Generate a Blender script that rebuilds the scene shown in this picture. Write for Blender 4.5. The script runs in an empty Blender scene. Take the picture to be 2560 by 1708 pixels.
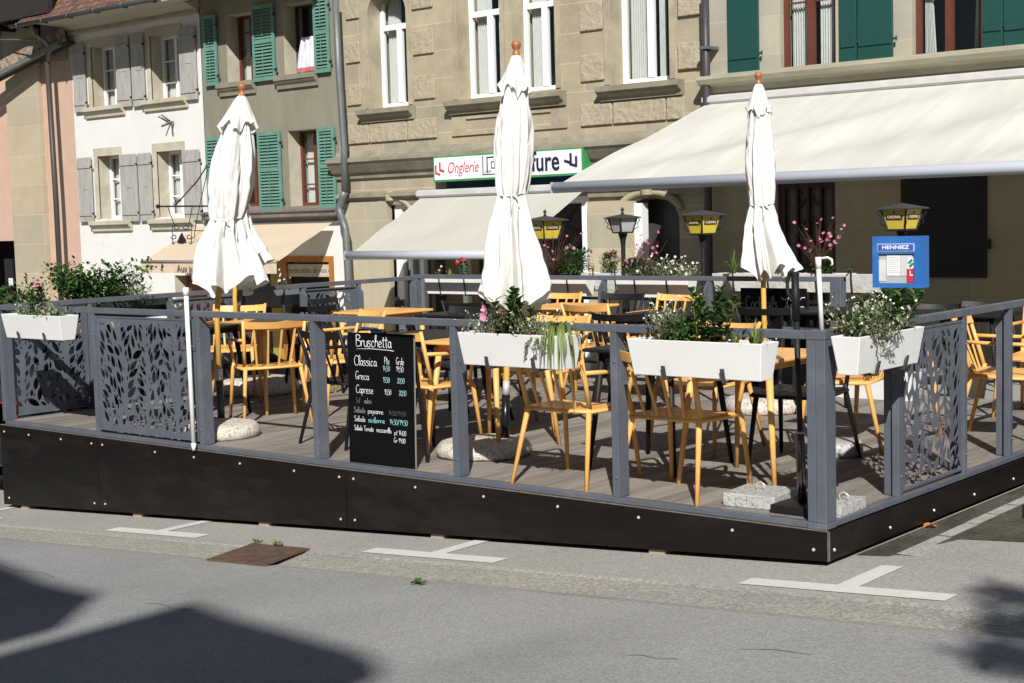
import bpy, bmesh, math, random
from mathutils import Vector, Matrix, Euler, noise
from math import sin, cos, pi, radians, sqrt, atan2
R = random.Random(7)
scene = bpy.context.scene
col = scene.collection
# ------------------------------------------------------------ camera, sky, sun, exposure
CP = Vector((3.39786, -6.30692, 1.55478))
CR = Vector((0.762996, 0.645816, -0.027558)); CU = Vector((-0.033460, 0.082034, 0.996068)); CF = Vector((-0.645537, 0.759073, -0.084200))
FPX = 3668.33
cd = bpy.data.cameras.new('camera'); cam = bpy.data.objects.new('camera', cd); col.objects.link(cam)
cam.matrix_world = Matrix(((CR.x, CU.x, -CF.x, CP.x), (CR.y, CU.y, -CF.y, CP.y), (CR.z, CU.z, -CF.z, CP.z), (0, 0, 0, 1)))
cd.sensor_width = 36; cd.lens = 36 * FPX / 2560; cd.clip_end = 300; cd.clip_start = .05
scene.camera = cam
SUN = Vector((.61, -.75, .715)).normalized()
w = bpy.data.worlds.new('World'); scene.world = w; w.use_nodes = True
nt = w.node_tree; bg = nt.nodes['Background']
sky = nt.nodes.new('ShaderNodeTexSky'); sky.sky_type = 'NISHITA'; sky.sun_disc = False
sky.sun_elevation = math.asin(SUN.z); sky.sun_rotation = atan2(SUN.x, SUN.y); sky.air_density = 1.0; sky.dust_density = .6
nt.links.new(sky.outputs[0], bg.inputs[0]); bg.inputs[1].default_value = .040
sd = bpy.data.lights.new('sun', 'SUN'); sd.energy = 5.0; sd.angle = radians(.5); sd.color = (1, .972, .93)
so = bpy.data.objects.new('sun', sd); col.objects.link(so); so.rotation_euler = SUN.to_track_quat('Z', 'Y').to_euler()
scene.view_settings.view_transform = 'Standard'; scene.view_settings.look = 'None'; scene.view_settings.gamma = 1
scene.view_settings.exposure = .30
scene.render.engine = 'CYCLES'; scene.cycles.max_bounces = 6; scene.cycles.transparent_max_bounces = 12; scene.cycles.caustics_reflective = False; scene.cycles.caustics_refractive = False
try: scene.cycles.use_denoising = True
except Exception: pass

def at(px, py, ax, val):
    "point of the pixel ray on the plane axis=val (photograph pixels, 2560 wide)"
    d = CF + CR * ((px - 1280) / FPX) - CU * ((py - 854) / FPX)
    return CP + d * ((val - CP[ax]) / d[ax])
def GZ(x): return -.175 + .069 * max(-60, min(30, x))

# ------------------------------------------------------------ materials
MC = {}
def mat(name, c, rough=.7, metal=0, var=.12, scale=6, bump=0, bscale=60, spec=.4, c2=None, stretch=(1, 1, 1), f=None, trans=0, c2amt=(.45, .62), coat=0):
    if name in MC: return MC[name]
    m = bpy.data.materials.new(name); m.use_nodes = True; MC[name] = m
    n = m.node_tree.nodes; l = m.node_tree.links; p = n['Principled BSDF']
    tc = n.new('ShaderNodeTexCoord'); mp = n.new('ShaderNodeMapping'); mp.inputs['Scale'].default_value = stretch
    l.new(tc.outputs['Object'], mp.inputs[0])
    nz = n.new('ShaderNodeTexNoise'); nz.inputs['Scale'].default_value = scale; nz.inputs['Detail'].default_value = 6; nz.inputs['Roughness'].default_value = .6
    l.new(mp.outputs[0], nz.inputs[0])
    mr = n.new('ShaderNodeMapRange'); mr.inputs[1].default_value = .25; mr.inputs[2].default_value = .75; mr.inputs[3].default_value = 1 - var; mr.inputs[4].default_value = 1 + var
    l.new(nz.outputs[0], mr.inputs[0])
    mx = n.new('ShaderNodeMix'); mx.data_type = 'RGBA'; mx.blend_type = 'MULTIPLY'; mx.inputs[0].default_value = 1
    mx.inputs[6].default_value = (*c, 1); l.new(mr.outputs[0], mx.inputs[7]); out = mx.outputs[2]
    if c2:
        n2 = n.new('ShaderNodeTexNoise'); n2.inputs['Scale'].default_value = scale * .45; n2.inputs['Detail'].default_value = 8; n2.inputs['Roughness'].default_value = .7
        l.new(mp.outputs[0], n2.inputs[0]); r2 = n.new('ShaderNodeMapRange'); r2.inputs[1].default_value = c2amt[0]; r2.inputs[2].default_value = c2amt[1]; l.new(n2.outputs[0], r2.inputs[0])
        m2 = n.new('ShaderNodeMix'); m2.data_type = 'RGBA'; l.new(r2.outputs[0], m2.inputs[0]); l.new(out, m2.inputs[6]); m2.inputs[7].default_value = (*c2, 1); out = m2.outputs[2]
    l.new(out, p.inputs['Base Color']); p.inputs['Roughness'].default_value = rough; p.inputs['Metallic'].default_value = metal
    p.inputs['Specular IOR Level'].default_value = spec; p.inputs['Coat Weight'].default_value = coat
    if bump:
        nb = n.new('ShaderNodeTexNoise'); nb.inputs['Scale'].default_value = bscale; nb.inputs['Detail'].default_value = 5; l.new(mp.outputs[0], nb.inputs[0])
        b = n.new('ShaderNodeBump'); b.inputs['Strength'].default_value = min(1, bump); b.inputs['Distance'].default_value = .02 * max(1, bump); l.new(nb.outputs[0], b.inputs['Height']); l.new(b.outputs[0], p.inputs['Normal'])
    if trans:
        t = n.new('ShaderNodeBsdfTranslucent'); l.new(out, t.inputs[0]); ms = n.new('ShaderNodeMixShader'); ms.inputs[0].default_value = trans
        l.new(p.outputs[0], ms.inputs[1]); l.new(t.outputs[0], ms.inputs[2]); l.new(ms.outputs[0], n['Material Output'].inputs[0])
    if f: f(m, n, l, p, out)
    return m
def ashlar(bw, bh, mortar, joint, offx=.5, ax='XZ', squash=1):
    def f(m, n, l, p, out):
        tc = n.new('ShaderNodeTexCoord'); sp = n.new('ShaderNodeSeparateXYZ'); cb = n.new('ShaderNodeCombineXYZ')
        l.new(tc.outputs['Object'], sp.inputs[0]); l.new(sp.outputs[ax[0]], cb.inputs[0]); l.new(sp.outputs[ax[1]], cb.inputs[1])
        b = n.new('ShaderNodeTexBrick'); b.offset = offx; b.inputs['Scale'].default_value = 1; b.inputs['Brick Width'].default_value = bw; b.inputs['Row Height'].default_value = bh
        b.inputs['Mortar Size'].default_value = mortar; b.inputs['Mortar Smooth'].default_value = .3; b.inputs['Color1'].default_value = (1.06, 1.04, 1.0, 1); b.inputs['Color2'].default_value = (.86, .87, .9, 1)
        b.inputs['Mortar'].default_value = (*joint, 1); b.inputs['Bias'].default_value = 0
        l.new(cb.outputs[0], b.inputs[0])
        mx = n.new('ShaderNodeMix'); mx.data_type = 'RGBA'; mx.blend_type = 'MULTIPLY'; mx.inputs[0].default_value = 1
        l.new(out, mx.inputs[6]); l.new(b.outputs[0], mx.inputs[7]); l.new(mx.outputs[2], p.inputs['Base Color'])
        return
    return f
def glassmat():
    m = bpy.data.materials.new('window_glass'); m.use_nodes = True; MC['glass'] = m; n = m.node_tree.nodes; l = m.node_tree.links; n.remove(n['Principled BSDF'])
    t = n.new('ShaderNodeBsdfTransparent'); t.inputs[0].default_value = (.92, .94, .94, 1); g = n.new('ShaderNodeBsdfGlossy'); g.inputs['Roughness'].default_value = .03
    fr = n.new('ShaderNodeLayerWeight'); pw = n.new('ShaderNodeMath'); pw.operation = 'POWER'; pw.inputs[1].default_value = 4; l.new(fr.outputs['Facing'], pw.inputs[0]); mr = n.new('ShaderNodeMapRange'); mr.inputs[3].default_value = .06; mr.inputs[4].default_value = .9; l.new(pw.outputs[0], mr.inputs[0]); ms = n.new('ShaderNodeMixShader'); l.new(mr.outputs[0], ms.inputs[0]); l.new(t.outputs[0], ms.inputs[1]); l.new(g.outputs[0], ms.inputs[2])
    l.new(ms.outputs[0], n['Material Output'].inputs[0]); return m
GLASS = glassmat()
RAIL = mat('grey_blue_paint', (.096, .108, .130), .42, 0, .12, 7, .15, 90, c2=(.15, .155, .165), c2amt=(.52, .75))
YEL = mat('yellow_lacquer', (.80, .425, .125), .42, 0, .07, 9, 0, coat=.08, c2=(.70, .34, .085), c2amt=(.5, .75))
BLK = mat('black_lacquer', (.011, .011, .012), .55, 0, .2, 14, spec=.3)

STONE = mat('sandstone', (.405, .352, .243), .88, 0, .15, 2.2, .3, 35, c2=(.29, .255, .19), f=ashlar(1.05, .43, .010, (1.22, 1.22, 1.24)), c2amt=(.42, .7))
STONES = mat('sandstone_smooth', (.395, .345, .24), .88, 0, .14, 3, .25, 40, c2=(.285, .25, .185))
def roughf(m, n, l, p, out):
    v = n.new('ShaderNodeTexNoise'); v.inputs['Scale'].default_value = 14; v.inputs['Detail'].default_value = 3; tc = n.new('ShaderNodeTexCoord'); l.new(tc.outputs['Object'], v.inputs[0])
    b = n.new('ShaderNodeBump'); b.inputs['Strength'].default_value = 1; b.inputs['Distance'].default_value = .024; l.new(v.outputs[0], b.inputs['Height']); l.new(b.outputs[0], p.inputs['Normal'])
ROUGH = mat('rough_sandstone', (.37, .322, .228), .92, 0, .16, 10, f=roughf)
TRIM = mat('weathered_stone_trim', (.27, .245, .185), .9, 0, .2, 5, .3, 50, c2=(.21, .185, .13))
WHITEWALL = mat('white_lime_plaster', (.66, .65, .62), .92, 0, .05, 1.4, .12, 10, c2=(.47, .46, .42), c2amt=(.56, .8))
OLIVE = mat('grey_render', (.235, .22, .17), .93, 0, .14, 1.5, .4, 18, c2=(.19, .175, .13), stretch=(1, 1, .35))
PINK = mat('pink_render', (.52, .36, .27), .92, 0, .07, 3, .4, 60)
PINKST = mat('greenish_pilaster_stone', (.42, .36, .26), .9, 0, .08, 3, .3, 50, f=ashlar(3, .62, .006, (1.25, 1.2, 1.1), 0))
CREAM = mat('cream_jamb_stone', (.49, .45, .36), .88, 0, .12, 4, .3, 40, c2=(.40, .36, .27))
CAFE = mat('cafe_limestone', (.42, .39, .31), .88, 0, .09, 1.6, .25, 40, c2=(.36, .335, .27), f=ashlar(1.4, .5, .005, (1.12, 1.12, 1.1)))
CAFET = mat('cafe_cornice_stone', (.40, .37, .27), .88, 0, .12, 4, .2, 40, c2=(.31, .29, .21), stretch=(.3, 1, 1))
GSH = mat('turquoise_shutter_paint', (.11, .24, .19), .6, 0, .14, 10, .1, 80, c2=(.16, .32, .255), c2amt=(.5, .75))
DGSH = mat('dark_green_shutter_paint', (.010, .058, .050), .5, 0, .08, 8, .05, 60)
GREYSH = mat('grey_shutter_paint', (.37, .36, .335), .75, 0, .1, 8, .2, 60, c2=(.29, .28, .255), stretch=(3, 3, .6))
WHITEP = mat('white_window_paint', (.78, .79, .80), .45, 0, .03, 8)
BROWN = mat('brown_window_paint', (.12, .038, .022), .45, 0, .15, 10)
DARK = mat('dark_interior', (.018, .017, .015), .9, 0, .3, 3)
CURT = mat('net_curtain', (.80, .82, .78), .9, 0, .1, 20, .5, 30, stretch=(6, 6, .4), trans=.3)
ZINC = mat('zinc_pipe', (.15, .16, .165), .5, .3, .15, 6)
IRON = mat('dark_iron', (.025, .025, .028), .5, .4, .2, 20)
TILE = None
def tilef(m, n, l, p, out):
    tc = n.new('ShaderNodeTexCoord'); sp = n.new('ShaderNodeSeparateXYZ'); cb = n.new('ShaderNodeCombineXYZ'); l.new(tc.outputs['Object'], sp.inputs[0]); l.new(sp.outputs['X'], cb.inputs[0]); l.new(sp.outputs['Y'], cb.inputs[1])
    b = n.new('ShaderNodeTexBrick'); b.inputs['Scale'].default_value = 1; b.inputs['Brick Width'].default_value = .17; b.inputs['Row Height'].default_value = .13; b.inputs['Mortar Size'].default_value = .008
    b.inputs['Color1'].default_value = (1.35, 1.2, 1.1, 1); b.inputs['Color2'].default_value = (.6, .6, .65, 1); b.inputs['Mortar'].default_value = (.25, .25, .25, 1); l.new(cb.outputs[0], b.inputs[0])
    mx = n.new('ShaderNodeMix'); mx.data_type = 'RGBA'; mx.blend_type = 'MULTIPLY'; mx.inputs[0].default_value = 1; l.new(out, mx.inputs[6]); l.new(b.outputs[0], mx.inputs[7]); l.new(mx.outputs[2], p.inputs['Base Color'])
    bp = n.new('ShaderNodeBump'); bp.inputs['Distance'].default_value = .03; l.new(b.outputs[1], bp.inputs['Height']); bp.invert = True; l.new(bp.outputs[0], p.inputs['Normal'])
TILE = mat('brown_clay_tiles', (.15, .085, .062), .9, 0, .3, 12, f=tilef)
GRANITE = mat('pale_granite', (.60, .55, .47), .8, 0, .28, 90, .5, 90, c2=(.30, .26, .22), c2amt=(.52, .6))
GRANG = mat('grey_granite', (.42, .42, .40), .55, 0, .3, 90, .2, 90, c2=(.18, .18, .18), c2amt=(.52, .6))
UMB = mat('white_parasol_canvas', (.78, .775, .745), .85, 0, .04, 6, .55, 16, trans=.14, c2=(.66, .65, .60), c2amt=(.56, .85), stretch=(1.3, 1.3, .3))
def seamf(m, n, l, p, out):
    tc = n.new('ShaderNodeTexCoord'); sp = n.new('ShaderNodeSeparateXYZ'); l.new(tc.outputs['Object'], sp.inputs[0])
    fr = n.new('ShaderNodeMath'); fr.operation = 'PINGPONG'; fr.inputs[1].default_value = .6; l.new(sp.outputs['X'], fr.inputs[0]); gt = n.new('ShaderNodeMath'); gt.operation = 'LESS_THAN'; gt.inputs[1].default_value = .009; l.new(fr.outputs[0], gt.inputs[0])
    mr = n.new('ShaderNodeMapRange'); mr.inputs[3].default_value = 1; mr.inputs[4].default_value = .90; l.new(gt.outputs[0], mr.inputs[0]); mx = n.new('ShaderNodeMix'); mx.data_type = 'RGBA'; mx.blend_type = 'MULTIPLY'; mx.inputs[0].default_value = 1; l.new(out, mx.inputs[6]); l.new(mr.outputs[0], mx.inputs[7]); l.new(mx.outputs[2], p.inputs['Base Color'])
AWN = mat('cream_awning_canvas', (.60, .59, .535), .85, 0, .05, 1.6, .1, 150, trans=.14, c2=(.67, .66, .60), stretch=(3.2, .5, .5), f=seamf)
AWNG = mat('pale_grey_awning_canvas', (.52, .505, .45), .85, 0, .05, 1.4, .1, 150, trans=.14, stretch=(2.5, .5, .5), f=seamf)
AWNT = mat('tan_awning_canvas', (.64, .53, .39), .85, 0, .04, 1.4, .1, 150, trans=.18)
ALU = mat('pale_aluminium', (.47, .50, .56), .35, .1, .04, 5)
POT = mat('white_planter_plastic', (.72, .715, .70), .6, 0, .04, 4, .04, 60, c2=(.60, .59, .565), c2amt=(.54, .8))
SOIL = mat('potting_soil', (.028, .02, .014), .95, 0, .5, 40, 1, 50)
CHALK = mat('blackboard_face', (.004, .004, .0045), .5, 0, .3, 4, spec=.15)
def emitless(name, c, rough=.6): return mat(name, c, rough, 0, .05, 10)
CHW = emitless('white_chalk', (.75, .78, .78)); CHC = emitless('pale_cyan_chalk', (.35, .68, .72)); CHF = emitless('faint_chalk', (.08, .085, .085)); CHM = emitless('worn_chalk', (.26, .28, .28))
PLY = mat('black_film_plywood', (.0065, .0052, .0045), .42, 0, .3, 5, .06, 30, c2=(.022, .019, .016), c2amt=(.5, .8), spec=.3, stretch=(.6, 1, 2))
PLYE = mat('raw_plywood_edge', (.16, .13, .105), .85, 0, .4, 25)
BOLT = mat('steel_bolt', (.75, .74, .70), .35, .5, .1, 10)
PAPER = mat('white_paper', (.74, .74, .74), .8, 0, .05, 30)
BLUE = mat('blue_enamel', (.030, .135, .42), .38, 0, .08, 6, c2=(.04, .17, .5))
LEMON = mat('yellow_lantern_glass', (.68, .52, .06), .35, 0, .08, 8)
OPAL = mat('opal_lantern_glass', (.42, .43, .42), .35, 0, .05, 8)
def leafmat(name, c, c2, tr=.25): return mat(name, c, .5, 0, .35, 25, c2=c2, trans=tr, c2amt=(.4, .65))
LG = leafmat('glossy_green_leaf', (.045, .12, .02), (.09, .19, .035)); LD = leafmat('dark_green_leaf', (.03, .075, .02), (.06, .13, .03))
LS = leafmat('silver_leaf', (.26, .30, .19), (.42, .44, .32)); LB = leafmat('lime_leaf', (.12, .19, .035), (.22, .26, .07)); LGR = leafmat('blue_grey_leaf', (.17, .22, .21), (.28, .32, .30))
STEM = mat('plant_stem', (.11, .11, .04), .8); STEMB = mat('brown_stem', (.10, .045, .03), .8)
PET = mat('pink_petal', (.75, .24, .36), .6, 0, .15, 40, trans=.3); PETW = mat('white_petal', (.78, .78, .70), .6, 0, .05, 40, trans=.3); PETR = mat('red_petal', (.6, .05, .07), .6, trans=.2)

# ------------------------------------------------------------ mesh builder
OFF = {}
def off(o):
    v = Vector((0, 0, 0))
    while o is not None: v += o.location; o = o.parent
    return v
class MB:
    def __init__(s): s.v = []; s.f = []; s.m = []; s.mi = 0; s.sm = []; s.smooth = False
    def add(s, vs, fs):
        b = len(s.v); s.v += [Vector(v) for v in vs]
        for f in fs: s.f.append([b + i for i in f]); s.m.append(s.mi); s.sm.append(s.smooth)
        return s
    def box(s, x0, x1, y0, y1, z0, z1):
        x0, x1 = sorted((x0, x1)); y0, y1 = sorted((y0, y1)); z0, z1 = sorted((z0, z1))
        return s.add([(x0, y0, z0), (x1, y0, z0), (x1, y1, z0), (x0, y1, z0), (x0, y0, z1), (x1, y0, z1), (x1, y1, z1), (x0, y1, z1)],
                     [(0, 3, 2, 1), (4, 5, 6, 7), (0, 1, 5, 4), (1, 2, 6, 5), (2, 3, 7, 6), (3, 0, 4, 7)])
    def bar(s, a, b, w, h=None, up=(0, 0, 1), w2=None, h2=None):
        a = Vector(a); b = Vector(b); h = h or w; w2 = w2 or w; h2 = h2 or h; d = (b - a).normalized(); u = Vector(up)
        if abs(d.dot(u)) > .98: u = Vector((0, 1, 0))
        x = d.cross(u).normalized(); y = x.cross(d)
        P = []
        for c, ww, hh in ((a, w, h), (b, w2, h2)):
            for i, j in ((-1, -1), (1, -1), (1, 1), (-1, 1)): P.append(c + x * i * ww / 2 + y * j * hh / 2)
        return s.add(P, [(0, 3, 2, 1), (4, 5, 6, 7), (0, 1, 5, 4), (1, 2, 6, 5), (2, 3, 7, 6), (3, 0, 4, 7)])
    def tube(s, pts, r, seg=8, closed=False, flat=1, up=(0, 0, 1)):
        pts = [Vector(p) for p in pts]; n = len(pts); rs = r if isinstance(r, (list, tuple)) else [r] * n; V = []; u = None
        for i, p in enumerate(pts):
            d = (pts[min(i + 1, n - 1)] - pts[max(i - 1, 0)]).normalized()
            if u is None:
                u = Vector(up)
                if abs(u.dot(d)) > .95: u = Vector((0, 1, 0))
            x = d.cross(u).normalized(); y = x.cross(d); u = y
            for k in range(seg): a = 2 * pi * k / seg; V.append(p + x * cos(a) * rs[i] + y * sin(a) * rs[i] * flat)
        F = [(i * seg + k, i * seg + (k + 1) % seg, (i + 1) * seg + (k + 1) % seg, (i + 1) * seg + k) for i in range(n - 1) for k in range(seg)]
        sm = s.smooth; s.smooth = True; s.add(V, F); s.smooth = False; b = len(s.v) - len(V)
        s.f.append([b + k for k in range(seg)][::-1]); s.f.append([b + (n - 1) * seg + k for k in range(seg)]); s.m += [s.mi] * 2; s.sm += [False] * 2; s.smooth = sm
        return s
    def lathe(s, prof, c=(0, 0, 0), seg=16, cap=True):
        V = [Vector(c) + Vector((r * cos(2 * pi * k / seg), r * sin(2 * pi * k / seg), z)) for r, z in prof for k in range(seg)]; n = len(prof)
        F = [(i * seg + k, i * seg + (k + 1) % seg, (i + 1) * seg + (k + 1) % seg, (i + 1) * seg + k) for i in range(n - 1) for k in range(seg)]
        if cap: F += [tuple(range(seg))[::-1], tuple((n - 1) * seg + k for k in range(seg))]
        return s.add(V, F)
    def prism(s, poly, y0, y1):   # poly in (x,z), extruded along y
        n = len(poly); V = [(x, y0, z) for x, z in poly] + [(x, y1, z) for x, z in poly]
        return s.add(V, [tuple(range(n)), tuple(range(n, 2 * n))[::-1]] + [(i, (i + 1) % n + 0, (i + 1) % n + n, i + n)[::-1] for i in range(n)])
    def profx(s, prof, x0, x1):   # profile in (y,z), swept along x
        n = len(prof); V = [(x0, y, z) for y, z in prof] + [(x1, y, z) for y, z in prof]
        return s.add(V, [tuple(range(n))[::-1], tuple(range(n, 2 * n))] + [(i, (i + 1) % n, (i + 1) % n + n, i + n) for i in range(n)])
    def xf(s, M, i0=0):
        for i in range(i0, len(s.v)): s.v[i] = M @ s.v[i]
        return s
    def build(s, name, mats, parent=None, bev=0, loc=None):
        me = bpy.data.meshes.new(name); o = bpy.data.objects.new(name, me)
        of = off(parent) if parent is not None else Vector((0, 0, 0))
        if loc is not None and parent is None: of = Vector(loc); o.location = loc
        me.from_pydata([tuple(v - of) for v in s.v], [], s.f)
        for m in (mats if isinstance(mats, (list, tuple)) else [mats]): me.materials.append(m)
        me.polygons.foreach_set('material_index', s.m); me.polygons.foreach_set('use_smooth', s.sm); me.update()
        col.objects.link(o)
        if parent is not None: o.parent = parent
        if bev:
            bm = bmesh.new(); bm.from_mesh(me); bmesh.ops.remove_doubles(bm, verts=bm.verts, dist=1e-6)
            es = [e for e in bm.edges if len(e.link_faces) == 2 and e.calc_face_angle(0) > .6]
            bmesh.ops.bevel(bm, geom=es, offset=bev, segments=2, affect='EDGES', profile=.5, clamp_overlap=True); bm.normal_update(); bm.to_mesh(me); bm.free()
        return o
def tag(o, label=None, cat=None, group=None, kind=None):
    if label: o['label'] = label
    if cat: o['category'] = cat
    if group: o['group'] = group
    if kind: o['kind'] = kind
    return o
def thing(name, label, cat, loc=(0, 0, 0), group=None):
    o = bpy.data.objects.new(name, None); o.location = loc; o.empty_display_size = .1; col.objects.link(o); return tag(o, label, cat, group)
def struct(name, mb, m): return tag(mb.build(name, m), kind='structure')
def kids(o): return [c for c in bpy.data.objects if c.parent == o]
def dup(root, loc, rz, label=None, group=None):
    def cp(o, par):
        c = o.copy(); col.objects.link(c)
        if par is not None: c.parent = par
        for k in KID.get(o, []): cp(k, c)
        return c
    global KID
    KID = {}
    for o in bpy.data.objects:
        if o.parent: KID.setdefault(o.parent, []).append(o)
    r = cp(root, None); r.location = loc; r.rotation_euler = (0, 0, rz)
    if label: r['label'] = label
    if group: r['group'] = group
    return r
def text_mesh(txt, size, m, parent, M, name='lettering', ext=.001, shear=0, ax='CENTER', bold=0, sx=1):
    cu = bpy.data.curves.new(name, 'FONT'); cu.body = txt; cu.size = size; cu.extrude = ext; cu.align_x = ax; cu.align_y = 'CENTER'; cu.shear = shear; cu.offset = bold; cu.resolution_u = 3
    t = bpy.data.objects.new('tmp', cu); col.objects.link(t); bpy.context.view_layer.update()
    me = bpy.data.meshes.new_from_object(t.evaluated_get(bpy.context.evaluated_depsgraph_get())); bpy.data.objects.remove(t); bpy.data.curves.remove(cu)
    of = off(parent) if parent is not None else Vector((0, 0, 0))
    me.transform(Matrix.Translation(-of) @ M @ Matrix.Diagonal((sx, 1, 1, 1))); me.materials.clear(); me.materials.append(m)
    o = bpy.data.objects.new(name, me); col.objects.link(o)
    if parent is not None: o.parent = parent
    return o
def facing(p, tilt=0, rz=0):   # matrix for text that faces -Y, standing
    return Matrix.Translation(p) @ Matrix.Rotation(rz, 4, 'Z') @ Matrix.Rotation(pi / 2 - tilt, 4, 'X')
# ------------------------------------------------------------ ground
def strip(mb, x0, x1, y0, y1, dz=0, nx=40):
    xs = [x0 + (x1 - x0) * i / nx for i in range(nx + 1)]
    V = [(x, y, GZ(x) + dz) for x in xs for y in (y0, y1)]
    return mb.add(V, [(2 * i, 2 * i + 2, 2 * i + 3, 2 * i + 1) for i in range(nx)])
def asphaltf(sc, amt):
    def f(m, n, l, p, out):
        tc = n.new('ShaderNodeTexCoord'); v = n.new('ShaderNodeTexVoronoi'); v.inputs['Scale'].default_value = sc; l.new(tc.outputs['Object'], v.inputs[0])
        mr = n.new('ShaderNodeMapRange'); mr.inputs[1].default_value = 0; mr.inputs[2].default_value = 1; mr.inputs[3].default_value = 1 - amt; mr.inputs[4].default_value = 1 + amt
        sp = n.new('ShaderNodeSeparateColor'); l.new(v.outputs['Color'], sp.inputs[0]); l.new(sp.outputs[0], mr.inputs[0])
        mx = n.new('ShaderNodeMix'); mx.data_type = 'RGBA'; mx.blend_type = 'MULTIPLY'; mx.inputs[0].default_value = 1; l.new(out, mx.inputs[6]); l.new(mr.outputs[0], mx.inputs[7]); l.new(mx.outputs[2], p.inputs['Base Color'])
        b = n.new('ShaderNodeBump'); b.inputs['Strength'].default_value = .6; b.inputs['Distance'].default_value = .006; l.new(sp.outputs[1], b.inputs['Height']); l.new(b.outputs[0], p.inputs['Normal'])
    return f
ROADM = mat('road_asphalt', (.27, .267, .26), .92, 0, .2, .7, f=asphaltf(130, .22), c2=(.31, .305, .295), c2amt=(.45, .7))
BAYM = mat('parking_asphalt', (.33, .32, .29), .92, 0, .12, 1.1, f=asphaltf(120, .22), c2=(.36, .345, .31), c2amt=(.4, .7))
GUTM = mat('gutter_concrete', (.285, .275, .245), .9, 0, .14, 2.5, f=asphaltf(75, .28), c2=(.33, .31, .26), stretch=(.5, 2, 1), c2amt=(.4, .65))
PAVM = mat('pavement_slabs', (.33, .32, .29), .9, 0, .1, 2, f=asphaltf(120, .2))
DARKM = mat('darker_asphalt', (.06, .055, .04), .75, 0, .35, 4, f=asphaltf(80, .4), c2=(.11, .10, .07))
MARK = mat('road_paint', (.62, .62, .58), .8, 0, .06, 9, .2, 80, c2=(.50, .49, .45), c2amt=(.55, .75))
struct('ground', strip(MB(), -60, 30, -45, 45, -.16), ROADM)
struct('road', strip(MB(), -60, 30, -30, -.97), ROADM)
gm = MB(); nx = 60
for k, (y0, z0, y1, z1) in enumerate(((-.97, 0, -.86, -.018), (-.86, -.018, -.58, -.008), (-.58, -.008, -.55, 0))):
    xs = [-60 + 90 * i / nx for i in range(nx + 1)]
    gm.add([(x, y, GZ(x) + z) for x in xs for y, z in ((y0, z0), (y1, z1))], [(2 * i, 2 * i + 2, 2 * i + 3, 2 * i + 1) for i in range(nx)])
struct('gutter', gm, GUTM)
struct('parking_bay', strip(MB(), -60, 30, -.55, 5.15), BAYM)
pv = MB(); strip(pv, -60, 30, 5.29, 40, .12)
struct('pavement', pv, PAVM)
kb = MB(); xs = [-60 + 1.5 * i for i in range(61)]
for a, b in zip(xs[:-1], xs[1:]):
    i0 = len(kb.v); kb.box(a, b - .008, 5.15, 5.282, -.12, .122)
    for v in kb.v[i0:]: v.z += GZ(v.x)
struct('kerb', kb, GRANG)
mk = MB()
for cx in (-7.35, -4.83, -2.25, .3):
    for (x0, x1, y0, y1) in ((cx - .5, cx + .52, -.49, -.36), (cx - .055, cx + .055, -.36, .09 if cx > 0 else 1.2)):
        mk.add([(x0 , y0, GZ(x0) + .004), (x1, y0, GZ(x1) + .004), (x1 , y1, GZ(x1) + .004), (x0, y1, GZ(x0) + .004)], [(0, 1, 2, 3)])
struct('road_marking', mk, MARK)
wt = MB()   # darker flat patch of asphalt under the pale slabs right of the terrace
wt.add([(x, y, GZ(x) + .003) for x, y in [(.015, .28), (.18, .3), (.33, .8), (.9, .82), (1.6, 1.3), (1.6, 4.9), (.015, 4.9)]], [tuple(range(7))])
struct('dark_paving', wt, DARKM)
SLAB = mat('paving_slab_stone', (.34, .335, .32), .9, 0, .12, 7, f=asphaltf(110, .3))
sl = MB()
for y0, y1, x0 in ((.34, .83, .20), (.85, 1.2, .19), (1.215, 1.5, .18), (1.515, 1.8, .175), (1.815, 2.1, .17)):
    sl.add([(x0, y0, GZ(x0) + .008), (x0 + .225, y0, GZ(x0) + .008), (x0 + .22, y1, GZ(x0) + .008), (x0 - .005, y1, GZ(x0) + .008)], [(0, 1, 2, 3)])
struct('slab_path', sl, SLAB)
# drain cover, crack lines and leaves
RUST = mat('rusty_iron', (.135, .08, .052), .85, 0, .35, 20, .8, 60, c2=(.085, .055, .04))
dr = thing('drain_cover', 'rusty brown iron drain cover set in the gutter in front of the terrace', 'drain', (-3.33, -.78, GZ(-3.33)))
g = MB()
for k in range(11):
    y = -.985 + k * .041; x0 = -3.62 - .02 * (k / 10); 
    i0 = len(g.v); xo = -.30 * (y + 1) + .02; g.box(-3.56 + xo, -3.03 + xo, y, y + .034, .004, .012)
    for v in g.v[i0:]: v.z += GZ(v.x) 
g.build('grate', RUST, dr)
for a in ((-3.68, -3.14, -.552, -.535), (-3.545, -3.0, -.99, -.987)):
    g = MB(); g.box(a[0], a[1], a[2], a[3], -.02, .013)
    for v in g.v: v.z += GZ(v.x)
    g.build('frame_bar', RUST, dr)

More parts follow.
